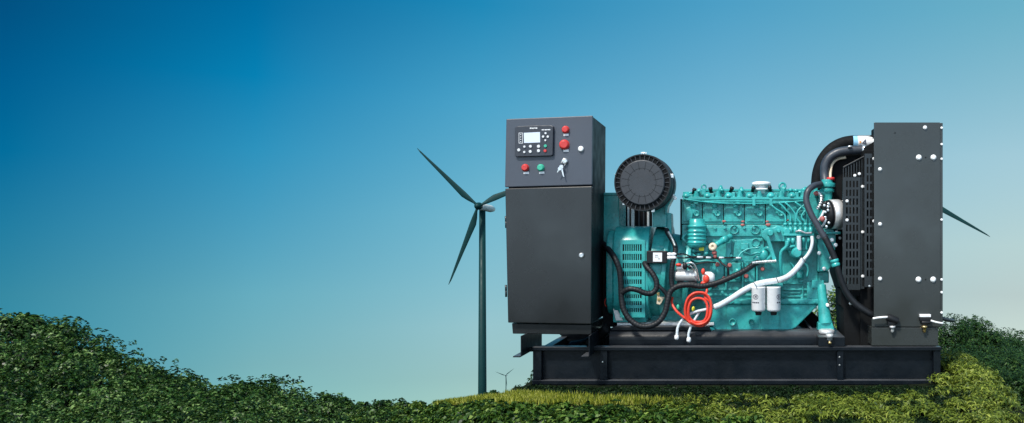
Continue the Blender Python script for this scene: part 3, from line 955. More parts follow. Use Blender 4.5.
mb = MB(); mb.poly([(794, 330), (806, 316), (812, 312), (819, 318), (822, 346), (794, 346)], 5.15, 0.2); mb.build('front_support', M['void'], gen, bevel=0.004)
# raised ribs on the bell
mb = MB()
for px, w_ in ((653.5, 3), (660, 3)):
    pass
mb.pb(650, 268, 668, 288, 4.90, 0.06); mb.pb(652, 246, 666, 250, 4.885, 0.06)
build_each(mb, 'cast_rib', M['teal_cast'], bell, bevel=0.006)
# vent grille on the alternator front
gy = Yf-0.006
mb = MB(); mb.pb(621.5, 243, 643.5, 316, Yf-0.001, 0.0008)
back = mb.build('vent_shade_plate', M['void'], alt)  # flat black plate painted as the shaded inside behind the bars
mb = MB()
px0, px1 = 620, 645
rows = [243.6, 252.6, 261.6, 270.0, 278.0, 285.6, 293.0, 299.8, 306.6, 314.2]
mb.pb(px0, 240.0, px1, 244.4, gy, 0.006)
mb.pb(px0, 312.2, px1, 317.5, gy, 0.006)
mb.pb(px0, 244.4, 622.6, 312.2, gy, 0.006); mb.pb(641.6, 244.4, px1, 312.2, gy, 0.006)
for r in rows[1:-1]: mb.pb(622.6, r-1.5, 641.6, r+1.5, gy+0.0003, 0.005)
for k in range(1, 9):
    x = 622.6+19*k/9
    mb.pb(x-0.5, 244.4, x+0.5, 312.2, gy+0.0012, 0.0035)
mb.build('vent_grille', M['teal'], alt, bevel=0.0008)
mb = MB(); mb.pb(613, 308, 646, 322.4, 4.88, 0.4)
mb.build('mounting_foot', M['teal'], alt, bevel=0.004)
mb = MB(); mb.poly([(613, 309), (617, 309), (623, 320.5), (616, 320.5)], 4.872, 0.004); mb.build('foot_plate', M['alu'], alt, bevel=0.001)
# terminal box behind the drum and upright slats
mb = MB(); mb.pb(602.5, 194.5, 619, 250, 5.0, 0.3); tb = mb.build('terminal_box', M['teal'], gen, bevel=0.006)
MB().pb(602.0, 192.6, 620, 195.2, 4.995, 0.31).build('lid', M['teal'], tb, bevel=0.003)
mb = MB()
mb.pb(619.5, 188, 652, 229, 5.42, 0.02)
lg = mb.build('louvre_screen', M['void'], gen)
for x0, x1, m_ in ((619.2, 622.6, 'alu'), (627.4, 629.2, 'alu'), (631.2, 634.4, 'alu'), (638.2, 639.6, 'filter'), (643.0, 644.2, 'filter'), (647, 649, 'alu')):
    mb = MB(); mb.pb(x0, 186, x1, 229, 5.36, 0.02); mb.build('louvre_slat', M[m_], lg, bevel=0.002)

# ---- air filter
c0 = W(642.6, 182.6, 4.72); c1 = W(652.5, 185.4, 5.06)
ax = (c1-c0); axn = ax.normalized()
R0 = 28.3/FPX*4.74
mb = MB()
mb.lathe(c0, c1, [(0.0, R0*0.80), (0.005, R0*0.97), (0.02, R0), (0.16, R0), (0.165, R0*1.015), (0.2, R0*1.015), (0.21, R0*0.965), (0.46, R0*0.96), (0.47, R0*1.005), (0.53, R0*1.005), (0.54, R0*0.95), (0.88, R0*0.94), (0.95, R0*0.90), (1, R0*0.7)], 56)
af = mb.build('air_filter', M['filter'], gen, bevel=0.0)
q = axn.to_track_quat('Z', 'Y'); fu = q @ Vector((1, 0, 0)); fv = q @ Vector((0, 1, 0))
def AF(r, a, off): return c0 + fu*(r*math.cos(a)) + fv*(r*math.sin(a)) - axn*off
# dark louvre ring and spokes
mb = MB()
K = 56
def annulus(mb, r0, r1, off, th_=0.002):
    vs = []; fs = []
    for k in range(K):
        a = 2*math.pi*k/K
        vs += [AF(r0, a, off), AF(r1, a, off), AF(r0, a, off-th_), AF(r1, a, off-th_)]
    for k in range(K):
        i = 4*k; j = 4*((k+1) % K)
        fs += [[i, i+1, j+1, j], [i+2, j+2, j+3, i+3], [i, j, j+2, i+2], [i+1, i+3, j+3, j+1]]
    mb.add(vs, fs)
annulus(mb, R0*0.80, R0*0.965, 0.003, 0.004)
mb.build('louvre_ring', M['void'], af)
mb = MB()
for k in range(34):
    a = 2*math.pi*k/34
    t = 0.0020
    da = t/R0
    p = [AF(R0*0.80, a-da, 0.008), AF(R0*0.955, a-da, 0.008), AF(R0*0.955, a+da, 0.008), AF(R0*0.80, a+da, 0.008)]
    mb.prism(p, [v + axn*0.0045 for v in p])
mbr = MB(); mb, mbr = mbr, mb
annulus(mb, R0*0.955, R0*1.0, 0.010, 0.010)
mb.build('rim', M['black'], af)
mb = mbr
mb.build('louvre_spokes', M['filter'], af)
mb = MB()
mb.lathe(c0 + axn*0.004, c0 - axn*0.018, [(0, R0*0.80), (0.7, R0*0.80), (0.85, R0*0.785), (1, R0*0.76)], 56)
cap = mb.build('end_cap', M['filter'], af)
mb = MB()
for k in range(16):
    a = 2*math.pi*(k+0.5)/16; da = 0.0022/R0
    p = [AF(R0*0.44, a-da*1.6, 0.0186), AF(R0*0.735, a-da, 0.0186), AF(R0*0.735, a+da, 0.0186), AF(R0*0.44, a+da*1.6, 0.0186)]
    mb.prism(p, [v + axn*0.0004 for v in p])
annulus(mb, R0*0.49, R0*0.505, 0.0185, 0.0004)
mb.build('moulded_lines', M['black'], af)
mb = MB()
for a in (0.25, 1.55, 2.9, 4.4, 5.5):
    p = AF(R0*1.02, a, -0.06)
    mb.box(p.x-0.010, p.x+0.010, p.y-0.02, p.y+0.02, p.z-0.012, p.z+0.012)
for dx in (-0.012, 0.002, 0.016):
    p = AF(R0*1.03, math.pi/2, -0.02) 
    mb.box(c0.x+dx, c0.x+dx+0.006, c0.y+0.01, c0.y+0.03, c0.z+R0*0.98, c0.z+R0*1.07)
build_each(mb, 'clip', M['steel'], af, bevel=0.002)
# teal bracket under it
mb = MB()
mb.pb(652.5, 206.5, 666.5, 227, 4.93, 0.20)
mb.poly([(671.2, 192.5), (674, 194.5), (667.6, 206.5), (666.4, 214), (664.4, 214), (664.6, 205.5)], 4.92, 0.16)
mb.poly([(666.6, 213), (671, 213), (672, 244), (667, 244)], 4.96, 0.16)
afb = mb.build('filter_bracket', M['teal'], gen, bevel=0.004)
mb = MB(); mb.bolt(W(672.4, 195.6, 4.918), 0.011, 0.012); mb.bolt(W(675.2, 198.2, 4.918), 0.009, 0.01); build_each(mb, 'bracket_bolt', M['steel'], afb)

# ---- engine
EY = 4.97
mb = MB()
mb.poly([(682, 224.6), (818, 224.6), (818, 300), (690, 300), (684, 288), (682, 270)], EY, 0.40)
eng = mb.build('engine', M['teal_cast'], gen, bevel=0.006)
# side features of the crankcase
mb = MB()
mb.pb(706, 226.6, 784, 236.5, EY-0.014, 0.02)
mb.pb(682, 233, 706, 262, EY-0.012, 0.02)
mb.poly([(734, 240), (764, 238), (764, 262), (733, 262)], EY-0.018, 0.03)
mb.pb(690, 288.4, 819, 290.6, EY-0.012, 0.02)
mb.pb(690, 294.2, 819, 296.2, EY-0.010, 0.02)
for x0, x1 in ((712, 724), (728, 741), (744.5, 755)): mb.pb(x0, 262.5, x1, 282, EY-0.022, 0.03)
for x in (711, 726, 742.6, 757): mb.pb(x-0.9, 262, x+0.9, 290, EY-0.035, 0.04)
mb.poly([(706, 276), (714, 262.4), (716, 262.4), (716, 276)], EY-0.03, 0.03)
mb.build('crankcase_casting', M['teal_cast'], eng, bevel=0.004)
mb = MB()
for x0, y0, x1, y1 in ((781, 283, 803.5, 297),):
    w = 1.1
    mb.pb(x0, y0, x1, y0+w, EY-0.02, 0.02); mb.pb(x0, y1-w, x1, y1, EY-0.02, 0.02)
    mb.pb(x0, y0+w, x0+w, y1-w, EY-0.02, 0.02); mb.pb(x1-w, y0+w, x1, y1-w, EY-0.02, 0.02)
    mb.pb(x0+3, 289, x1-3, 290.3, EY-0.018, 0.02); mb.pb(x0+3, 292.6, x1-3, 293.6, EY-0.018, 0.02)
mb.pb(807, 282, 818, 299, EY-0.03, 0.03)
mb.build('side_cover', M['teal_cast'], eng, bevel=0.003)
# core plugs: each a rim and a sunk disc
def plug(px, py, r, Y):
    mb = MB(); rr_ = r/FPX*Y
    c = W(px, py, Y)
    mb.lathe(c + Vector((0, 0.01, 0)), c - Vector((0, 0.010, 0)), [(0, rr_), (0.75, rr_), (1, rr_*0.9), (1, rr_*0.80), (0.45, rr_*0.74), (0.45, 0.0005)], 24, caps=False)
    mb.build('core_plug', M['teal_cast'], eng)
for a in ((734.2, 229.6, 4.8, EY-0.014), (755.4, 229.8, 4.9, EY-0.014), (755.8, 242.6, 4.5, EY-0.018), (732.5, 322, 3.6, 4.918), (751.4, 322, 2.9, 4.918)):
    plug(*a)
# cylinder heads, one per cylinder
hx0 = [681.8, 702.9, 723.9, 744.9, 766.0, 787.2]
for i, x in enumerate(hx0):
    mb = MB()
    mb.pb(x, 199.5, x+20.0, 224.0, EY+0.005, 0.34)
    mb.pb(x+1.5, 202.5, x+18.2, 221.8, EY-0.001, 0.02)
    c = W(x+14.8, 213.4, EY-0.002)
    mb.lathe(c, c - Vector((0, 0.012, 0)), [(0, 0.020), (0.9, 0.020), (1, 0.016), (1, 0.011), (0.5, 0.010), (0.5, 0.0004)], 16, caps=False)
    mb.pb(x+9.5, 206.5, x+14.0, 213.5, EY-0.014, 0.02)
    c = W(x+11.6, 206.2, EY-0.012); mb.ell(c, 0.018, 0.012, 0.014)
    mb.build('cylinder_head', M['teal_cast'], eng, bevel=0.004)
# upper rail with the intake runner and seams
mb = MB()
mb.pb(683, 196.8, 809, 199.6, EY-0.03, 0.06)
mb.tube([W(690, 201.6, EY-0.035), W(740, 201.2, EY-0.035), W(800, 201.8, EY-0.035)], 0.006, 8)
mb.tube([W(686, 199.6, EY-0.045), W(720, 203.0, EY-0.04), W(770, 203.2, EY-0.04), W(806, 200.6, EY-0.045)], 0.005, 8)
for x in (752.5, 769.5): mb.pb(x, 198.2, x+3.0, 205.8, EY-0.045, 0.03)
for x in (694, 716, 735.5): mb.pb(x, 199, x+4.2, 204.6, EY-0.022, 0.02)
mb.pb(683, 198.0, 811, 225, EY+0.05, 0.28)
mb.pb(683, 191.6, 809, 196.4, 5.02, 0.26)
mb.pb(703, 189, 806, 191.0, 5.08, 0.14)
mb.build('intake_rail', M['teal'], eng, bevel=0.003)
# rocker covers with their cap nuts
for i, x in enumerate(hx0):
    c = W(x+4.8, 197.6, EY-0.008)
    MB().lathe(c, c + Vector((0, 0, 0.034)), [(0, 0.026), (0.35, 0.027), (0.5, 0.024), (0.75, 0.019), (0.92, 0.011), (1, 0.003)], 18).build('rocker_cap', M['teal'], eng)
    c = W(x+14.4+0.8*(i % 3), 197.4, EY+0.004)
    MB().lathe(c, c + Vector((0, 0, 0.040)), [(0, 0.023), (0.25, 0.023), (0.26, 0.017), (0.6, 0.017), (0.61, 0.012), (0.95, 0.011), (1, 0.008)], 8, smooth=False).build('cover_nut', M['teal'], eng)
    mb = MB(); xx = W(x+9.4, 0, EY).x; zz = W(0, 197.2, EY).z
    mb.box(xx-0.012, xx+0.012, EY-0.02, EY+0.06, zz-0.01, zz+0.018+0.006*(i % 3)); mb.build('rocker_bracket', M['teal_cast'], eng, bevel=0.004)
    c = W(x+17.5, 194, EY+0.10)
    MB().lathe(c, c + Vector((0.004*(i % 2), 0, 0.035+0.01*((i*2) % 3))), [(0, 0.018), (0.6, 0.017), (1, 0.006)], 14).build('rocker_cap', M['teal'], eng)
for px, py, tl in ((693.4, 191, 0.5), (711, 190, -0.2), (730.6, 189.6, 0.6), (752.6, 188.8, 0.4), (770.4, 188.4, -0.4)):
    mb = MB(); c = W(px, py, 5.0)
    mb.lathe(c - Vector((0.006*tl, 0, 0.02)), c + Vector((0.02*tl, -0.008, 0.016)), [(0, 0.010), (0.55, 0.011), (0.6, 0.014), (1, 0.012)], 12)
    mb.build('injector_cap', M['black'], eng)
for px, py, r in ((703.8, 187, 3.0), (782.4, 186.2, 4.4)):
    mb = MB(); c = W(px, py, 5.0); rr_ = r*5.0/FPX*0.72
    mb.tube([c + Vector((rr_*math.cos(t), 0.25*rr_*math.cos(t), rr_*math.sin(t))) for t in [2*math.pi*k/14 for k in range(14)]], rr_*0.36, 8, 2, closed=True)
    mb.box(c.x-0.012, c.x+0.012, 4.99, 5.02, c.z-rr_-0.035, c.z-rr_*0.8)
    mb.build('lifting_eye', M['teal'], eng, bevel=0.002)
mb = MB()
for px, py, h in ((790.5, 188.5, 6), (796, 189, 5.5), (804, 188, 7), (800, 191, 5), (698, 190.5, 4), (722, 189, 4.5), (742, 189.5, 4), (690, 192, 4)):
    c = W(px, py+h, 5.0); d = W(px, py, 5.0)
    mb.lathe(c, d, [(0, 0.011), (0.5, 0.010), (0.55, 0.015), (0.9, 0.015), (1, 0.008)], 10)
build_each(mb, 'stud', M['teal'], eng)
c = W(761.5, 190.5, 5.04)
mb = MB(); mb.lathe(c - Vector((0, 0, 0.02)), c + Vector((0, 0, 0.055)), [(0, 0.030), (0.28, 0.030), (0.3, 0.055), (0.42, 0.055), (0.46, 0.036), (0.66, 0.036), (0.68, 0.060), (0.92, 0.060), (1, 0.045)], 24)
mb.build('oil_filler_cap', M['cream'] if False else M['white'], eng)
# sump
mb = MB()
mb.poly([(703, 299), (820, 299), (820, 304.5), (703, 304.5)], 4.925, 0.42)
mb.poly([(704, 304.5), (819, 304.5), (796, 327.5), (790, 330.5), (716, 330.5), (711, 326)], 4.94, 0.38)
sump = mb.build('oil_sump', M['teal'], gen, bevel=0.008)
mb = MB()
for k in range(14):
    mb.bolt(W(708+8.2*k, 301.8, 4.924), 0.007, 0.008)
build_each(mb, 'sump_bolt', M['teal'], sump)
mb = MB(); c = W(712.6, 329.2, 4.93); mb.lathe(c, c + Vector((-0.02, -0.03, -0.01)), [(0, 0.018), (0.5, 0.018), (0.6, 0.024), (1, 0.02)], 8, smooth=False); mb.build('drain_plug', M['teal'], sump)
mb = MB()
for x in (726, 760, 780): mb.pb(x-0.3, 306, x+0.3, 329, 4.937, 0.01)
build_each(mb, 'pressed_crease', M['teal_cast'], sump, bevel=0.001)

# ribbed oil cooler canister at the rear
mb = MB(); c = W(696.8, 247.5, 4.90); d = W(696.8, 218.8, 4.90)
r = 9.3/FPX*4.9
prof = [(0, .75*r), (0.06, .92*r), (0.10, r)]
for k in range(4):
    t = 0.14+0.13*k
    prof += [(t, r), (t+0.02, r*1.06), (t+0.05, r*1.06), (t+0.07, r*0.98), (t+0.10, r*0.98)]
prof += [(0.68, r*0.95), (0.71, r*1.08), (0.77, r*1.08), (0.79, r*0.84), (0.97, r*0.84), (1, r*0.74)]
mb.lathe(c, d, prof, 28)
mb.build('canister_filter', M['teal'], gen)
mb = MB(); mb.pb(686, 245.5, 708.5, 252, 4.905, 0.07); mb.tube([W(688, 233, 4.93), W(683, 238, 4.92), W(688, 244, 4.91)], 0.010, 8)
for px, py in ((689, 249), (694, 250.5), (706, 253.5), (699, 255), (691, 256)): mb.ell(W(px, py, 4.90), 0.016, 0.016, 0.014)
mb.build('filter_head', M['teal_cast'], gen, bevel=0.004)
MB().pb(699.0, 246.6, 703.8, 250.8, 4.885, 0.004).build('yellow_tag', M['yellow'], gen, bevel=0.001)
# dipstick tube
mb = MB(); mb.tube([W(716, 245, 4.86), W(723, 240.5, 4.90), W(731, 236, 4.94)], 0.017, 12); mb.tube([W(722, 241, 4.895), W(727, 238.4, 4.92)], 0.023, 12, raw=True)
mb.build('sensor_pipe', M['teal'], gen)
mb = MB(); c = W(713.6, 247.2, 4.87); mb.lathe(c, c + Vector((-0.006, -0.03, 0.004)), [(0, 0.022), (0.4, 0.025), (0.85, 0.025), (1, 0.017), (1, 0.009), (0.7, 0.008), (0.7, 0.0005)], 18, caps=False)
mb.build('pipe_cap', M['cream'], gen)
mb = MB()
mb.ell(W(714.4, 252.6, 4.86), 0.016, 0.014, 0.014); mb.ell(W(715.2, 256, 4.865), 0.012, 0.012, 0.016)
mb.build('red_sealing_cap', M['pink'], gen)
for px, py, s_ in ((724, 221.4, 1.7), (742.8, 221.6, 1.5), (742.6, 225.0, 1.8), (767.2, 221.6, 1.5), (768.2, 224.8, 2.2), (787.4, 220.2, 1.3)):
    pb_ = MB(); pb_.ell(W(px, py, EY-0.016), s_*0.0062*1.2, 0.008, s_*0.0062*0.75); pb_.build('sealant_blob', M['pink'], gen)
for px, py in ((717.4, 264.4), (729.6, 265.2), (762.6, 269), (746.4, 276.2), (724.2, 278.6), (715, 285)):
    mb = MB(); c = W(px, py, 4.94); mb.lathe(c + Vector((0, 0.02, 0)), c - Vector((0, 0.014, 0)), [(0, 0.014), (0.6, 0.014), (0.65, 0.011), (1, 0.009)], 12); mb.build('red_plug', M['pink'], gen)

# head joint bolts, casting bosses and small brackets
mb = MB()
for k in range(13): mb.bolt(W(686+9.7*k, 227.8+0.3*(k % 2), EY-0.0142 if 706 < 686+9.7*k < 784 else EY-0.0005), 0.0085, 0.012)
for px, py in ((709, 260), (709, 242), (731, 256), (760.5, 240), (736, 259.6), (786, 281), (801, 281), (786, 299), (802, 298.6), (693, 292), (703, 287), (768, 292.4), (742, 292.6), (722, 292.4)): mb.bolt(W(px, py, EY-0.02), 0.009, 0.012)
build_each(mb, 'block_bolt', M['teal_cast'], eng)
mb = MB()
mb.poly([(726, 243), (731, 243), (731, 252), (728.6, 258), (726, 258)], EY-0.035, 0.03)
mb.build('bracket', M['teal_cast'], eng, bevel=0.003)
mb = MB(); mb.poly([(686, 208), (690, 206.5), (693, 213), (691.5, 221.5), (687, 221.5)], EY-0.03, 0.03); mb.build('bracket', M['teal_cast'], eng, bevel=0.004)
mb = MB(); mb.pb(741, 243, 748.5, 250, EY-0.045, 0.03); mb.build('breather_box', M['teal_cast'], eng, bevel=0.005)
mb = MB(); mb.lathe(W(737.5, 268, EY-0.05), W(737.5, 280, EY-0.05), [(0, 0.014), (0.2, 0.022), (0.8, 0.022), (1, 0.015)], 14); mb.build('oil_sender', M['teal_cast'], eng)
mb = MB(); mb.pb(680.2, 199, 682.2, 262, EY+0.03, 0.30); mb.build('rear_plate', M['void'], eng, bevel=0.002)
for pts_ in ([(686, 246), (690, 252), (697, 256.5), (706, 255.6)], [(689, 258), (697, 261.5), (707, 260.6), (716, 263)], [(744, 252), (751, 255), (757, 252.6), (763, 254)], [(731, 262), (738, 259.5), (744, 262), (750, 268)], [(790, 262), (794, 268), (791, 275)], [(804, 262), (808, 268), (807, 277)]):
    mb = MB(); mb.tube([W(a_, b_, EY-0.07) for a_, b_ in pts_], 0.0065, 8); mb.build('small_pipe', M['teal_cast'], eng)
for pts_ in ([(683, 262), (688, 266), (699, 263.5), (709, 262), (716, 262.6)],):
    mb = MB(); mb.tube([W(a_, b_, EY-0.075) for a_, b_ in pts_], 0.0045, 7); mb.build('black_wire', M['rubber'], eng)
mb = MB(); mb.lathe(W(800, 270, EY-0.03), W(800, 279, EY-0.03), [(0, 0.018), (0.3, 0.026), (0.75, 0.026), (1, 0.018)], 16); mb.build('lift_pump', M['teal_cast'], eng)
# injection pump
mb = MB()
mb.poly([(764.5, 229), (769, 227.6), (773, 227.8), (777, 225.6), (782, 226.4), (785, 229), (785, 241.5), (766, 241.5), (762, 237), (762, 233)], 4.875, 0.09)
mb.pb(783.5, 233.6, 814, 236.2, 4.85, 0.10)
mb.pb(785, 236.2, 813, 250, 4.872, 0.08)
mb.poly([(788, 250), (811, 250), (808, 258.5), (801, 260), (790, 256)], 4.88, 0.08)
pump = mb.build('injection_pump', M['teal'], gen, bevel=0.005)
mb = MB()
for i in range(6):
    x = 785.4+5.05*i
    c = W(x, 234, 4.88); d = W(x, 222.6, 4.88)
    mb.lathe(c, d, [(0, 0.0135), (0.55, 0.0135), (0.56, 0.010), (0.72, 0.010), (0.73, 0.0125), (0.95, 0.0125), (1, 0.007)], 12)
build_each(mb, 'delivery_valve', M['teal'], pump)
mb = MB()
c = W(796.8, 252.8, 4.86); mb.lathe(c + Vector((0, 0.05, 0)), c - Vector((0, 0.03, 0)), [(0, 0.034), (0.7, 0.034), (0.75, 0.028), (1, 0.024)], 20)
c = W(786.8, 231.6, 4.875); mb.lathe(c + Vector((0, 0.02, 0)), c - Vector((0, 0.02, 0)), [(0, 0.024), (0.8, 0.024), (1, 0.018)], 16)
c = W(770.5, 233, 4.872); mb.lathe(c, c - Vector((0, 0.022, 0)), [(0, 0.02), (0.8, 0.02), (1, 0.014)], 16)
c = W(778.6, 231, 4.872); mb.lathe(c, c - Vector((0, 0.03, 0)), [(0, 0.012), (0.8, 0.012), (1, 0.008)], 12)
for px, py, r in ((788.5, 244, .010), (793, 244, .010), (798.5, 243, .010), (803.5, 243, .010), (808.5, 243, .010)):
    mb.lathe(W(px, py+5, 4.868), W(px, py-6, 4.868), [(0, r), (0.5, r), (0.52, r*1.25), (1, r*1.25)], 10)
mb.tube([W(763, 250, 4.9), W(768, 248, 4.88), W(772, 254, 4.88), W(768, 259, 4.89), (W(762, 262, 4.9))], 0.012, 8)
mb.ell(W(764, 255, 4.9), 0.03, 0.03, 0.04)
mb.ell(W(758, 259, 4.92), 0.03, 0.02, 0.025)
build_each(mb, 'governor', M['teal'], pump)
mb = MB(); mb.poly([(765.6, 237), (769, 236.4), (776.8, 260.4), (775.6, 262.6), (773, 261.6)], 4.845, 0.010)
c = W(775.6, 261.4, 4.845); mb.lathe(c, c - Vector((0, 0.016, 0)), [(0, 0.010), (1, 0.010)], 10)
mb.build('throttle_lever', M['teal'], pump, bevel=0.002)
mb = MB()
mb.tube([W(787.5, 241, 4.84), W(786.8, 246, 4.84), (W(782, 250.8, 4.845)), W(780.6, 256, 4.85), W(780.8, 272, 4.87), W(782.6, 276, 4.88)], 0.0105, 8)
mb.tube([W(784, 250, 4.86), W(790, 247, 4.855), W(795, 246, 4.86)], 0.008, 8)
mb.build('fuel_pipe', M['teal'], pump)
# injector lines sweeping up to the heads
lines = [
 [(785.4, 222.5), (785.2, 216), (781.5, 212.4), (776.5, 209.3), (771.8, 205.5)],
 [(790.4, 222.5), (790.2, 215), (786.5, 210.5), (782.5, 206.0), (779, 203)],
 [(795.5, 222.5), (795.3, 214.6), (792.5, 210), (789, 206), (785, 202.4)],
 [(800.5, 222.5), (796.8, 218), (797.5, 211.8), (801.5, 207), (806.2, 203.8)],
 [(805.6, 222.5), (801.6, 217.4), (803.5, 212.6), (807.2, 208.6), (810, 204)],
 [(810.6, 222.5), (808.6, 216.6), (806.2, 211), (800.5, 206), (795, 202.0)],
]
for ln in lines:
    mb = MB(); mb.tube([W(a, b, 4.88+0.005*i) for i, (a, b) in enumerate(ln)], 0.0062, 8); mb.build('injector_line', M['teal'], gen)

# front timing case, thermostat housing, coolant pump
mb = MB()
mb.poly([(817.5, 228), (833, 229), (836, 236), (834.5, 262), (828, 271), (817.5, 272)], 4.93, 0.40)
mb.pb(816.5, 231.6, 841, 234.2, 4.90, 0.40)
mb.poly([(818, 272), (829, 271), (829, 283), (818, 283)], 4.98, 0.3)
mb.pb(806, 186, 818, 228, 5.0, 0.28)
mb.poly([(817.6, 196), (829, 200), (832, 228), (817.6, 228)], 4.99, 0.25)
tcase = mb.build('timing_case', M['teal_cast'], gen, bevel=0.006)
mb = MB()
for px, py in ((818.5, 237), (819, 253), (832, 240), (831, 258), (824, 268.6), (836.5, 232.8), (835.5, 245)): mb.bolt(W(px, py, 4.929), 0.010, 0.012)
build_each(mb, 'case_bolt', M['steel'], tcase)
mb = MB()
c = W(827.3, 203, 4.97); d = W(827.3, 179.6, 4.97)
mb.lathe(c, d, [(0, 0.030), (0.45, 0.030), (0.47, 0.042), (0.6, 0.044), (0.62, 0.034), (0.66, 0.034), (0.68, 0.050), (0.84, 0.050), (0.86, 0.036), (0.9, 0.036), (1, 0.034)], 24)
mb.lathe(W(829, 183, 4.96), W(819.5, 184.5, 4.945), [(0, 0.018), (0.7, 0.016), (0.72, 0.019), (1, 0.017)], 14)
mb.lathe(W(826, 192.4, 4.96), W(814.5, 194.4, 4.97), [(0, 0.022), (0.8, 0.020), (0.82, 0.026), (1, 0.024)], 14)
mb.poly([(822.6, 202), (832, 202), (834, 212), (821.5, 212)], 4.94, 0.07)
mb.poly([(819.6, 214), (824, 205), (827, 206.4), (823.5, 219), (820, 222)], 4.90, 0.04)
th_o = mb.build('thermostat_housing', M['teal'], gen, bevel=0.003)
mb = MB(); c = W(830.6, 180.2, 4.965); mb.lathe(c, c + Vector((0, 0, 0.018)), [(0, 0.026), (0.8, 0.026), (1, 0.022)], 18); mb.build('red_seal', M['red'], th_o)

# charging dynamo (white band, black end)
dy0 = W(823.5, 216, 4.90); dy1 = W(843.5, 215, 4.90)
r = 14.8/FPX*4.9
mb = MB(); mb.lathe(W(829.6, 214.4, 4.90), W(838.8, 214.0, 4.92), [(0, r*0.93), (0.04, r), (0.95, r), (1, r*0.95)], 28)
dyn = mb.build('charging_dynamo', M['alu'], gen)
mb = MB(); mb.lathe(W(822.8, 214.8, 4.89), W(829.5, 214.4, 4.90), [(0, r*0.5), (0.25, r*0.85), (0.6, r*0.96), (1, r*0.98)], 28); mb.build('end_shield', M['black'], dyn)
mb = MB(); mb.lathe(W(838.9, 214.0, 4.92), W(842.6, 214.0, 4.93), [(0, r*0.94), (0.5, r*0.9), (1, r*0.6)], 28); mb.build('fan', M['black'], dyn)
mb = MB(); mb.pb(836.8, 200.5, 844, 229.5, 5.02, 0.05); mb.build('dynamo_bracket', M['alu'], dyn, bevel=0.004)
mb = MB()
for k in range(9):
    a = 0.6+0.55*k; rr_ = r*(0.55 + 0.25*(k % 2))
    c = W(823.2, 215, 4.868 if k % 2 else 4.875) + Vector((0.006*(k % 3), 0, 0))
    mb.bolt(c + Vector((rr_*0.25*math.cos(a)+0.012, -0.06, rr_*math.sin(a))), 0.006, 0.008)
build_each(mb, 'terminal', M['steel'], dyn)
MB().ell(W(822.4, 219, 4.80), 0.017, 0.016, 0.018).build('red_terminal_boot', M['pink'], dyn)
mb = MB(); mb.tube([W(817, 222, 4.86), W(821, 217, 4.84), W(824, 211, 4.85)], 0.008, 8); mb.tube([W(821, 228, 4.85), W(824, 224, 4.83), W(826, 219, 4.84)], 0.007, 8)
build_each(mb, 'earth_lead', M['whitehose'], dyn)
mb = MB(); mb.tube([W(818.5, 193, 4.93), W(821.3, 197, 4.92), W(820.5, 204, 4.92), W(817.5, 209, 4.93)], 0.013, 9, rib=0.14)
mb.build('braided_hose', M['steel'], gen)
mb = MB(); mb.ell(W(816.4, 193.4, 4.93), 0.018, 0.015, 0.016); mb.build('red_fitting', M['pink'], gen)

# front mount leg and its rubber foot
mb = MB()
mb.lathe(W(821, 285, 4.95), W(825.6, 324, 4.90), [(0, 0.030), (0.3, 0.029), (0.62, 0.036), (0.9, 0.040), (1, 0.046)], 20)
mb.pb(812, 280.5, 824, 288, 4.93, 0.06)
mb.poly([(818.4, 323), (832.4, 323), (834.4, 330), (817.6, 330)], 4.87, 0.08)
leg = mb.build('engine_mount', M['teal'], gen, bevel=0.003)
c = W(826.6, 333.8, 4.86); d = W(826.6, 328.8, 4.86)
mb = MB(); mb.lathe(c, d, [(0, 0.022), (0.06, 0.045), (0.3, 0.048), (0.75, 0.048), (0.85, 0.042), (1, 0.030)], 24); mb.build('mount_washer', M['alu'], leg)
mb = MB(); c = W(829.4, 336.6, 4.700); mb.lathe(W(829.6, 343.4, 4.69), W(829.6, 334, 4.69), [(0, 0.008), (0.35, 0.008), (0.36, 0.016), (0.62, 0.016), (0.64, 0.022), (1, 0.022)], 12)
mb.build('mount_bolt', M['alu'], leg)
mb = MB(); c = W(829.8, 342.0, 4.689); mb.lathe(c - Vector((0, 0, 0.012)), c + Vector((0, 0, 0.002)), [(0, 0.010), (1, 0.010)], 8); mb.build('mount_nut', M['brass'], leg)
mb = MB(); c = W(827.2, 305, 4.90); mb.bolt(c, 0.010, 0.02); mb.build('lug_bolt', M['white'], leg)
# stay brace seen beyond the sump
mb = MB(); mb.tube([W(803, 320.4, 5.1), W(818.5, 338, 4.84)], 0.012, 8, raw=True); mb.build('stay_rod', M['skid'], gen)

# ---- oil filters
def logo(mb, px, py, Y, r):
    """round emblem: a ring with a bar pair in it, wrapped flat on the can"""
    c = W(px, py, Y)
    K2 = 20
    for r0, r1 in ((r*0.80, r),):
        vs = []; fs = []
        for k in range(K2):
            a = 2*math.pi*k/K2
            for q_ in (r0, r1): vs.append(c + Vector((q_*math.cos(a), 0, q_*math.sin(a))))
        for k in range(K2): fs.append([2*k, 2*k+1, 2*((k+1) % K2)+1, 2*((k+1) % K2)])
        mb.add(vs, fs)
    for dx, w in ((-0.35, 0.3), (0.2, 0.22)):
        mb.add([c + Vector((r*dx, 0, -r*0.55)), c + Vector((r*(dx+w), 0, -r*0.55)), c + Vector((r*(dx+w), 0, r*0.6)), c + Vector((r*dx, 0, r*0.6))], [(0, 1, 2, 3)])
    mb.add([c + Vector((-r*0.3, 0, -r*0.1)), c + Vector((r*0.4, 0, r*0.1)), c + Vector((r*0.4, 0, r*0.35)), c + Vector((-r*0.3, 0, r*0.15))], [(0, 1, 2, 3)])
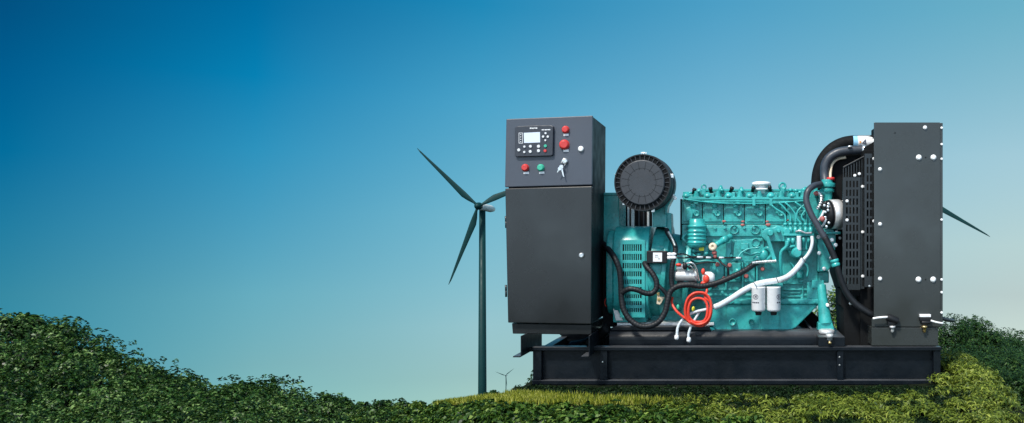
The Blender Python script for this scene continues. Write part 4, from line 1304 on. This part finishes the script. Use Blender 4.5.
for px, lx in ((758.6, 755.6), (774.0, 779.2)):
    Y = 4.765; r = 7.0/FPX*Y
    mb = MB(); c = W(px, 312, Y+0.0); d = W(px, 287.2, Y)
    yc = Y + r
    c.y = d.y = yc
    mb.lathe(c, d, [(0, r*0.72), (0.03, r*0.90), (0.09, r), (0.94, r), (0.955, r*1.03), (1, r*1.03)], 32)
    fl = mb.build('oil_filter', M['white'], gen)
    mb = MB(); e = W(px, 315.8, Y); e.y = yc
    mb.lathe(e, c + Vector((0, 0, -0.001)), [(0, r*0.42), (0.5, r*0.45), (1, r*0.5)], 16, smooth=False); mb.build('drain_valve', M['black'], fl)
    # print follows the curve of the can
    dxp = (lx-px)/FPX*Y
    mb = MB(); logo(mb, lx, 297, Y-0.001, 0.0155)
    for k in range(4 if px < 760 else 2):
        x0 = W(lx-3.1+1.7*k, 0, Y).x if px < 760 else W(lx-2.2+1.8*k, 0, Y).x
        mb.add([Vector((x0, Y-0.001, W(0, 303.4, Y).z)), Vector((x0+0.0075, Y-0.001, W(0, 303.4, Y).z)), Vector((x0+0.0075, Y-0.001, W(0, 302.0, Y).z)), Vector((x0, Y-0.001, W(0, 302.0, Y).z))], [(0, 1, 2, 3)])
    for i, v in enumerate(mb.v):
        dx = v.x - (px-VX)/FPX*Y
        dx = max(-r*0.97, min(r*0.97, dx))
        v.y = yc - math.sqrt(r*r - dx*dx) - 0.0008
        v.x = (px-VX)/FPX*Y + dx
    mb.build('printed_emblem', M['darkink'], fl)
mb = MB(); mb.pb(749.5, 283.5, 783, 287.0, 4.855, 0.12); mb.build('filter_mount', M['teal_cast'], gen, bevel=0.004)

# ---- starter motor
mb = MB(); r = 5.6/FPX*4.84
mb.lathe(W(674.5, 275.4, 4.84), W(697, 275.4, 4.84), [(0, r*0.8), (0.06, r), (0.9, r), (0.92, r*1.06), (1, r*1.06)], 24)
st = mb.build('starter_motor', M['alu'], gen)
mb = MB(); r2 = 6.4/FPX*4.84
mb.lathe(W(703.4, 278, 4.84), W(713.6, 278, 4.86), [(0, r2*0.8), (0.3, r2), (0.7, r2), (1, r2*0.75)], 24); mb.build('drive_end', M['white'], st)
mb = MB(); r3 = 4.1/FPX*4.8
mb.lathe(W(676.5, 268, 4.83), W(686, 268, 4.83), [(0, r3*0.8), (0.1, r3), (0.85, r3), (1, r3*0.7)], 18); mb.build('solenoid', M['pink'] if False else M['alu'], st)
mb = MB(); mb.ell(W(685, 266, 4.79), 0.016, 0.014, 0.022); mb.ell(W(689.6, 267, 4.79), 0.012, 0.012, 0.012); mb.pb(677, 281.4, 697, 285, 4.83, 0.08); mb.build('terminal_boot', M['black'], st, bevel=0.003)
mb = MB()
mb.ell(W(703.2, 271.6, 4.80), 0.012, 0.012, 0.020); mb.ell(W(706.2, 279, 4.79), 0.020, 0.014, 0.026); mb.ell(W(703.5, 283.4, 4.79), 0.018, 0.014, 0.014); mb.ell(W(678.6, 264.8, 4.80), 0.018, 0.012, 0.010)
build_each(mb, 'red_rubber_boot', M['redcable'], st)
mb = MB()
mb.tube([W(686, 263.6, 4.80), W(692, 263, 4.79), W(696, 268, 4.80), W(698, 277, 4.81), W(699, 281, 4.82)], 0.006, 8)
mb.tube([W(687, 266, 4.80), W(691, 266.4, 4.785), W(694, 271, 4.80), W(695, 277, 4.80)], 0.004, 8)
mb.build('starter_lead', M['steel'], st)
MB().poly([(657.4, 293), (662.8, 290), (664.4, 298), (660, 305), (656.6, 304)], 4.86, 0.03).build('inspection_plate', M['cream'], gen, bevel=0.003)
mb = MB(); mb.bolt(W(658.4, 294, 4.859), 0.008, 0.006); mb.bolt(W(658.8, 299.4, 4.859), 0.008, 0.006); build_each(mb, 'plate_bolt', M['brass'], gen)

# speed governor box
mb = MB(); mb.pb(646.4, 250.8, 667, 263.4, 4.79, 0.05); sb = mb.build('actuator_box', M['black'], gen, bevel=0.004)
mb = MB(); mb.pb(653.0, 252.6, 662.0, 261.6, 4.788, 0.0016); mb.build('white_label', M['white'], sb)
mb = MB()
for x0, y0, w in ((655, 255, 3), (655, 256.8, 1.6), (658, 258.6, 2.2), (657.4, 256.8, 1)): mb.pb(x0, y0, x0+w, y0+0.5, 4.7872, 0.0006)
mb.build('label_print', M['darkink'], sb)
mb = MB()
for py in (254.4, 257.8): mb.lathe(W(667.4, py, 4.80), W(676.4, py-0.2, 4.80), [(0, 0.010), (0.3, 0.012), (0.4, 0.009), (0.75, 0.012), (1, 0.006)], 12)
build_each(mb, 'plug_connector', M['white'], sb)
# loom to the pump
mb = MB(); mb.tube([W(676, 254.2, 4.80), W(684, 254, 4.84), W(694, 257.2, 4.85), W(712, 257.6, 4.86), W(730, 257.6, 4.88), W(742, 258, 4.89)], 0.0045, 8)
mb.tube([W(677, 257.8, 4.80), W(688, 257.8, 4.84), W(700, 256.2, 4.86), W(716, 258.4, 4.87), W(733, 257.2, 4.88)], 0.004, 8)
mb.build('wiring_loom', M['black'], gen)
mb = MB()
for a, b, py in ((679, 683, 254.1), (697, 703, 257.1), (706, 711, 257.5), (719, 724, 257.6), (736, 741, 257.9)):
    mb.tube([W(a, py, 4.835), W(b, py+0.2, 4.84)], 0.0062, 8, raw=True)
build_each(mb, 'loom_sleeve', M['whitehose'], gen)
mb = MB(); mb.tube([W(738, 258, 4.86), W(741.5, 252.6, 4.87), (W(749, 248.8, 4.87)), W(756, 248.0, 4.86), W(760, 247, 4.86)], 0.0055, 8); mb.build('breather_pipe', M['teal'], gen)
mb = MB(); mb.tube([W(752, 262.8, 4.80), W(760, 262, 4.80), W(768, 261.4, 4.81), W(776.4, 261.0, 4.82)], 0.0085, 9, rib=0.15); mb.build('linkage_rod', M['steel'], gen)

# ---- black corrugated conduits
def conduit(name, pts, r, m_='rubber', rib=0.028):
    mb = MB(); mb.tube([W(a, b, y) for a, b, y in pts], r, 12, 8, rib=rib)
    return mb.build(name, M[m_], gen)
conduit('conduit', [(603.5, 244, 4.97), (609, 250, 4.86), (615, 258.5, 4.79), (619.5, 270, 4.78), (621, 284, 4.78), (621.5, 297, 4.78), (623.5, 309, 4.77), (630, 319.5, 4.76), (640, 325.8, 4.75), (650, 326, 4.75), (659, 321.4, 4.75), (665, 312, 4.76), (668, 300, 4.77), (670.5, 291.5, 4.78), (678, 286.2, 4.78), (690, 284.8, 4.78), (702, 286.2, 4.78), (716, 283.2, 4.79), (732, 276.8, 4.80), (745, 270.5, 4.82), (752, 265.5, 4.84), (758, 262.0, 4.88)], 0.0174)
conduit('conduit', [(622.5, 292.5, 4.775), (629, 289, 4.76), (637, 289.8, 4.755), (645, 293, 4.755), (652, 293.2, 4.76), (656.2, 288.4, 4.765), (656.4, 281, 4.77), (652.4, 273.4, 4.78), (646.5, 266.4, 4.80), (644.5, 263, 4.83)], 0.0165)
conduit('conduit', [(672.6, 288.5, 4.795), (671.4, 280, 4.80), (672, 268, 4.80), (674.4, 256, 4.81), (675.4, 249, 4.84), (674, 243, 4.86), (668.6, 234.6, 4.88), (666.4, 229.5, 4.90)], 0.0155)
conduit('conduit', [(656.6, 284, 4.775), (662, 289, 4.77), (666.6, 295, 4.775), (667, 303, 4.775)], 0.0120)
mb = MB(); mb.tube([W(668.5, 232, 4.855), W(672.4, 239.4, 4.835), W(675.2, 246, 4.82)], 0.0070, 8, rib=0.2); mb.build('braided_sleeve', M['steel'], gen)
mb = MB(); mb.tube([W(728.6, 277, 4.83), (W(727.8, 268, 4.82)), W(722.6, 264, 4.84), W(718, 258.6, 4.86)], 0.0065, 8); mb.build('sensor_lead', M['rubber'], gen)

# ---- red cable coil
pts = [W(706.5, 284, 4.80), W(706.8, 291, 4.775)]
for k in range(0, 48):
    a = -0.75 + 2*math.pi*k/13.3
    lp = k/13.3
    wob = 1.0 + 0.13*math.sin(lp*2.45+0.4) + 0.03*math.sin(k*1.9)
    cx_, cy_ = 698.5 + 1.5*math.sin(lp*2.0), 309.5 + 1.2*math.cos(lp*3.1)
    rx_, ry_ = 12.0*wob, 14.8*wob
    ca, sa = math.cos(a), math.sin(a)
    px = cx_ + rx_*ca*0.93 + ry_*sa*0.20
    py = cy_ + ry_*sa*0.93 - rx_*ca*0.40
    pts.append(W(px, py, 4.755-0.006*lp - 0.004*math.sin(k*0.9)))
pts += [W(692, 322.5, 4.75), W(684, 317.5, 4.75), W(676.5, 311, 4.76), W(672, 303.5, 4.79), (W(672.4, 297.5, 4.82))]
mb = MB(); mb.tube(pts, 0.0076, 9, 5); mb.build('red_cable_coil', M['redcable'], gen)

# ---- white hoses
wh = [(812.0, 236.5, 4.845), (812.2, 243, 4.83), (810.4, 250, 4.82), (806.6, 256.2, 4.81), (802.4, 260.4, 4.80)]
mb = MB(); mb.tube([W(*p) for p in wh], 0.0105, 10, 8); mb.build('white_hose', M['whitehose'], gen)
mb = MB(); mb.tube([W(*p) for p in [(803.4, 259.4, 4.805), (799.5, 265, 4.80), (794, 271.4, 4.79), (787, 277, 4.785), (778, 280.2, 4.815), (766, 282.0, 4.825), (756, 284.4, 4.82), (744, 290.2, 4.795), (732, 298.0, 4.77), (721.5, 304.2, 4.765), (714, 307.4, 4.76)]], 0.0178, 12, 8, rib=0.025)
wh_o = mb.build('white_hose', M['whitehose'], gen)
mb = MB()
for (a, b), (c_, d_) in (((753.6, 282.4), (757.8, 288.2)), ((776.4, 277.8), (778.6, 283.2)), ((801.6, 256.6), (805.8, 262.4))):
    A = W(a, b, 4.757); B = W(c_, d_, 4.757)
    mb.tube([A + Vector((0, 0.02, 0)), A.lerp(B, 0.5) + Vector((0, -0.006, 0)), B + Vector((0, 0.02, 0))], 0.0022, 6)
build_each(mb, 'cable_tie', M['black'], wh_o)
mb = MB(); mb.tube([W(*p) for p in [(716, 306.6, 4.755), (706, 309.4, 4.77), (697, 311.4, 4.775), (689.5, 314.4, 4.775), (682.6, 319.6, 4.77), (678, 327, 4.765), (676.8, 336.6, 4.76)]], 0.0085, 9, 8, rib=0.08); mb.build('drain_hose', M['whitehose'], gen)
mb = MB(); mb.tube([W(*p) for p in [(700, 310.6, 4.79), (694, 321, 4.775), (690.6, 327.6, 4.765), (688.6, 334, 4.76), (688.6, 338.6, 4.758)]], 0.0080, 9, 8); mb.build('drain_hose', M['whitehose'], gen)
for px, py in ((676.6, 337), (688.8, 339.4)):
    mb = MB(); c = W(px, py, 4.757); mb.lathe(c + Vector((0, 0, 0.012)), c - Vector((0, 0, 0.016)), [(0, 0.010), (0.3, 0.013), (0.7, 0.014), (1, 0.009)], 12); mb.build('hose_end', M['white'], gen)
mb = MB(); mb.tube([W(*p) for p in [(799.0, 236, 4.842), (799.0, 243, 4.840), (799.2, 250.5, 4.843)]], 0.0140, 10); mb.build('white_tube', M['whitehose'], gen)
mb = MB(); mb.tube([W(*p) for p in [(795.5, 231.6, 4.85), (800, 230.8, 4.84), (806, 233, 4.84), (812, 232.6, 4.845)]], 0.006, 8); mb.build('banjo_pipe', M['steel'], gen)
for px, py, m_ in ((678, 307, 'green'), (693.4, 309, 'yellow')):
    MB().ell(W(px, py, 4.80), 0.010, 0.008, 0.016).build('cable_marker', M[m_], gen)

# ---- radiator
PF = 4.72
mb = MB()
# side panel facing the viewer with its folded edges
mb.poly([(874.0, 122.4), (940.2, 122.4), (940.4, 326.8), (871.8, 326.8), (871.8, 318.5), (874.0, 318.5)], PF, 0.010)
xr0 = W(940.3, 0, PF).x
mb.box(xr0+0.0005, xr0+0.016, PF+0.004, PF+0.75, W(0, 326.8, PF).z, W(0, 122.8, PF).z)
mb.poly([(898, 122.6), (940.0, 122.6), (940.0, 125), (898, 125)], PF+0.0105, 0.74)
rad = mb.build('radiator', M['rad'], gen, bevel=0.002)
mb = MB(); mb.poly([(871.6, 327.6), (938.2, 327.6), (938.2, 345.8), (871.6, 345.8)], PF-0.004, 0.62); mb.build('radiator_foot', M['rad'], rad, bevel=0.003)
mb = MB(); mb.pb(877, 126, 938, 326, PF+0.30, 0.22); mb.build('core', M['void'], rad)
mb = MB()
for px, py, r in ((925, 127.7, 2.0), (880, 169.3, 1.9), (880, 224.2, 1.9), (880, 278.8, 2.0), (918.8, 157.5, 2.75), (933.4, 157.5, 2.75), (918.4, 279.5, 2.75), (933.1, 279.5, 2.75)):
    c = W(px, py, PF-0.0005); rr_ = r/FPX*PF
    mb.lathe(c, c - Vector((0, 0.010, 0)), [(0, rr_*1.05), (0.35, rr_*1.05), (0.4, rr_*0.9), (0.8, rr_*0.85), (1, rr_*0.5)], 16)
for py in (128, 144.4, 159, 219.8, 279.6, 292.3, 312.6):
    c = W(941.6, py, PF+0.002); mb.lathe(c, c - Vector((0, 0.008, 0)), [(0, 0.008), (0.6, 0.008), (1, 0.005)], 12)
build_each(mb, 'panel_bolt', M['white'], rad)
mb = MB()
for px, py in ((925.6, 157.5), (925.6, 279.6), (895, 133)):
    c = W(px, py, PF-0.0003); mb.lathe(c, c - Vector((0, 0.001, 0)), [(0, 0.0042), (1, 0.0042)], 10)
build_each(mb, 'bolt_hole', M['void'], rad)
# fan guards: slotted plates
def slotted(name, x0, y0, x1, y1, cols, wslot, rows, hslot, Y, d, m_, parent):
    mb = MB()
    xs_ = [x0]
    for c_ in cols: xs_ += [c_-wslot/2, c_+wslot/2]
    xs_.append(x1)
    for i in range(0, len(xs_), 2):
        if xs_[i+1]-xs_[i] > 0.05: mb.pb(xs_[i], y0, xs_[i+1], y1, Y, d)
    ys_ = [y0]
    for r_ in rows: ys_ += [r_-hslot/2, r_+hslot/2]
    ys_.append(y1)
    for c_ in cols:
        for i in range(0, len(ys_), 2):
            mb.pb(c_-wslot/2+0.001, ys_[i], c_+wslot/2-0.001, ys_[i+1], Y+0.0004, d-0.0008)
    return mb.build(name, M[m_], parent)
g1 = slotted('fan_guard', 864.6, 153.6, 874.2, 287, [867.6, 870.9, 873.3], 1.75, [161.2+8.62*k for k in range(14)], 6.4, 4.76, 0.012, 'cab', rad)
g2 = slotted('fan_guard', 842.8, 177.2, 860.2, 289.8, [846.9, 850.3, 853.8, 857.2], 1.75, [184+8.8*k for k in range(12)], 6.5, 4.80, 0.012, 'cab', rad)
mb = MB()
mb.pb(860.4, 177, 864.4, 289, 4.815, 0.012)
a = W(864.6, 153.6, 4.765); b2_ = W(843, 176, 4.81)
mb.build('shroud_flange', M['cab'], rad, bevel=0.001)
mb = MB()
mb.poly([(829, 172), (836, 158), (850, 152), (876, 150), (876, 292), (842, 292), (836, 274), (836, 204), (832, 192)], 5.05, 0.38)
mb.pb(863.5, 150, 878, 290, 4.90, 0.14)
mb.build('fan_shroud', M['void'], rad, bevel=0.003)
mb = MB()
mb.poly([(843, 166.6), (864.2, 155.6), (864.2, 157.2), (843, 168.4)], 4.90, 0.03)
mb.pb(843, 168.4, 844, 178, 4.90, 0.03)
for k in range(7):
    x = 845.4+2.7*k; y = 167.4-1.42*k
    mb.pb(x, y, x+1.3, 177.5, 4.905, 0.01)
mb.build('upper_guard', M['cab'], rad, bevel=0.002)
mb = MB()
for px, py, Y in ((862.4, 186.6, 4.814), (862.5, 232, 4.814), (862.5, 276.2, 4.814), (847, 201, 4.80), (847, 220, 4.80), (854.8, 175.5, 4.80), (859.3, 173.8, 4.80), (839.8, 238, 5.0), (873.9, 158.6, 4.758), (873.9, 221, 4.758)):
    mb.bolt(W(px, py, Y-0.001), 0.0075, 0.008, seg=10)
build_each(mb, 'guard_bolt', M['white'], rad)
# lower hose box below the guards
mb = MB()
mb.pb(860.5, 288, 875, 346, 4.86, 0.5)
mb.pb(841.2, 290, 852.6, 306, 4.9, 0.3)
mb.poly([(841, 305.5), (860, 305.5), (860, 346), (845, 346), (843.6, 309)], 4.9, 0.4)
mb.pb(851.8, 289.5, 861, 296.5, 4.88, 0.3)
mb.build('lower_bracket', M['void'], rad, bevel=0.004)
mb = MB(); mb.bolt(W(850.6, 303.4, 4.899), 0.009, 0.008); mb.bolt(W(869.4, 286, 4.76), 0.005, 0.006); build_each(mb, 'bracket_bolt', M['steel'], rad)
# foot clamps
for x0, x1, y0, y1, bx, m_ in ((887.2, 897.4, 314.6, 324.4, 892.4, 0), (920.0, 931.0, 316.6, 324.6, 924.4, 1)):
    mb = MB()
    if m_ == 0:
        mb.tube([W(x0, 317, 4.70), W(x1+0.4, 321.4, 4.70)], 0.022, 12, raw=True)
        mb.pb(x0+1, 321.5, x1-1, 324.6, 4.69, 0.03)
    else:
        mb.pb(x0, 317.8, x1, 321, 4.69, 0.03); mb.tube([W(x0+1.5, 322.5, 4.70), W(x1-1, 322.5, 4.70)], 0.012, 12, raw=True)
    fc = mb.build('foot_clamp', M['black'], gen, bevel=0.003)
    mb = MB(); c = W(bx, 325.8, 4.70)
    mb.lathe(c, W(bx, 332.6, 4.70), [(0, 0.017), (0.3, 0.017), (0.32, 0.010), (0.7, 0.010), (1, 0.007)], 12); mb.build('clamp_bolt', M['alu' if m_ == 0 else 'brass'], fc)
    if m_: MB().pb(920, 314.4, 931, 317.2, 4.688, 0.028).build('white_pad', M['white'], fc, bevel=0.002)
mb = MB(); mb.tube([W(872.8, 318.6, 4.69), W(879, 317.6, 4.685), W(887.6, 317.0, 4.69)], 0.0066, 8); mb.build('white_lead', M['white'], gen)
mb = MB(); mb.tube([W(930.8, 320.6, 4.69), W(937, 322.4, 4.685), W(943, 323.4, 4.69)], 0.0058, 8); mb.build('white_lead', M['white'], gen)
mb = MB(); mb.tube([W(934, 316.2, 4.76), W(942, 318.4, 4.76), W(948, 320, 4.80), W(953, 320.6, 4.90)], 0.012, 10); mb.build('drain_pipe', M['filter'], gen)

# big air pipe, top coolant hose, heater hose
def pipe(name, pts, r, m_, rib=0.0):
    mb = MB(); mb.tube([W(*p) for p in pts], r, 16, 8, rib=rib); return mb.build(name, M[m_], gen)
ap = pipe('charge_air_pipe', [(880, 141.2, 5.15), (866, 142.0, 5.15), (851, 142.2, 5.15), (840, 145, 5.15), (830.5, 151.2, 5.15), (823, 161, 5.15), (819, 172, 5.15), (817.6, 183, 5.15), (817.4, 190, 5.15)], 0.0430, 'void')
# sticker wrapped on the pipe
mb = MB()
def stick(x0, x1, y0, y1, dY):
    r = 0.0430 + dY; vs = []; fs = []
    n_ = 10
    for i in range(n_+1):
        t = y0 + (y1-y0)*i/n_          # -1..1 over the visible half
        q_ = math.asin(max(-0.999, min(0.999, t)))
        for x in (x0, x1):
            c = W(x, 142.1, 5.15)
            vs.append(Vector((c.x, 5.15 - r*math.cos(q_), c.z - r*math.sin(q_))))
    for i in range(n_): fs.append([2*i, 2*i+1, 2*i+3, 2*i+2])
    return vs, fs
mb.add(*stick(857.0, 874, -0.86, 0.99, 0.0008)); mb.build('sticker', M['white'], ap)
mb = MB(); mb.add(*stick(852.6, 857.0, -0.86, 0.99, 0.0008)); mb.build('sticker_edge', M['sky_sticker'], ap)
def text_mesh(name, s_, size, loc, m_, parent, ext=0.0006):
    cu = bpy.data.curves.new(name, 'FONT'); cu.body = s_; cu.size = size; cu.extrude = ext
    tmp = bpy.data.objects.new(name, cu); COL.objects.link(tmp)
    dg = bpy.context.evaluated_depsgraph_get()
    me = bpy.data.meshes.new_from_object(tmp.evaluated_get(dg))
    bpy.data.objects.remove(tmp)
    me.transform(Matrix.Translation(Vector(loc)-wpos(parent)) @ Matrix.Rotation(math.radians(90), 4, 'X'))
    me.materials.clear(); me.materials.append(m_)
    o = bpy.data.objects.new(name, me); COL.objects.link(o); o.parent = parent
    return o
p = W(862.0, 145.8, 5.1035); text_mesh('sticker_digit', '4', 0.062, (p.x, p.y, p.z), M['darkink'], ap)
mb = MB(); mb.poly([(859.6, 140.2), (861.6, 142), (859.6, 143.8)], 5.1035, 0.001); mb.build('sticker_arrow', M['orange'], ap)
ch = pipe('coolant_hose', [(866, 149.8, 5.0), (858, 150, 5.0), (847, 150.6, 5.0), (837.5, 152.6, 5.0), (829.4, 157.6, 5.0), (825.2, 165, 5.0), (824.6, 174, 5.0), (825.4, 183, 4.98)], 0.0285, 'hose')
mb = MB(); c = W(861.6, 149.8, 4.99); mb.lathe(c, c + Vector((0.03, 0, 0)), [(0, 0.031), (1, 0.031)], 20); mb.ell(W(850, 146.6, 4.965), 0.016, 0.010, 0.008); mb.build('hose_clamp', M['steel'], ch)
mb = MB(); mb.poly([(864.4, 147), (875, 141), (875, 158), (864.4, 153)], 4.93, 0.16); mb.build('radiator_inlet', M['void'], gen, bevel=0.004)
mb = MB(); mb.tube([W(846, 157.4, 5.02), W(838, 159, 5.02), W(832.4, 164, 5.01), W(830.6, 172, 5.0), W(830.2, 180, 4.98)], 0.0090, 10); mb.build('copper_pipe', M['cream'], gen)
hh = pipe('heater_hose', [(821, 184.2, 4.93), (814, 185.8, 4.88), (808.4, 190.4, 4.85), (806.2, 198, 4.84), (807.6, 206, 4.83), (812, 216, 4.82), (818.4, 227, 4.81), (825, 238, 4.80)], 0.0195, 'hose')
pipe('lower_hose', [(824.8, 237.6, 4.80), (830, 247.6, 4.79), (834.4, 258, 4.785), (838, 270, 4.78), (842, 283, 4.78), (848, 295, 4.78), (856, 304, 4.775), (864, 310, 4.77), (872, 314.6, 4.77), (878, 317.6, 4.80)], 0.0200, 'rubber')
mb = MB(); mb.lathe(W(834.2, 259.4, 4.785), W(836.2, 266.4, 4.782), [(0, 0.024), (0.1, 0.026), (0.4, 0.026), (0.45, 0.023), (0.55, 0.023), (0.6, 0.026), (0.9, 0.026), (1, 0.024)], 18); mb.build('hose_joiner', M['teal'], gen)
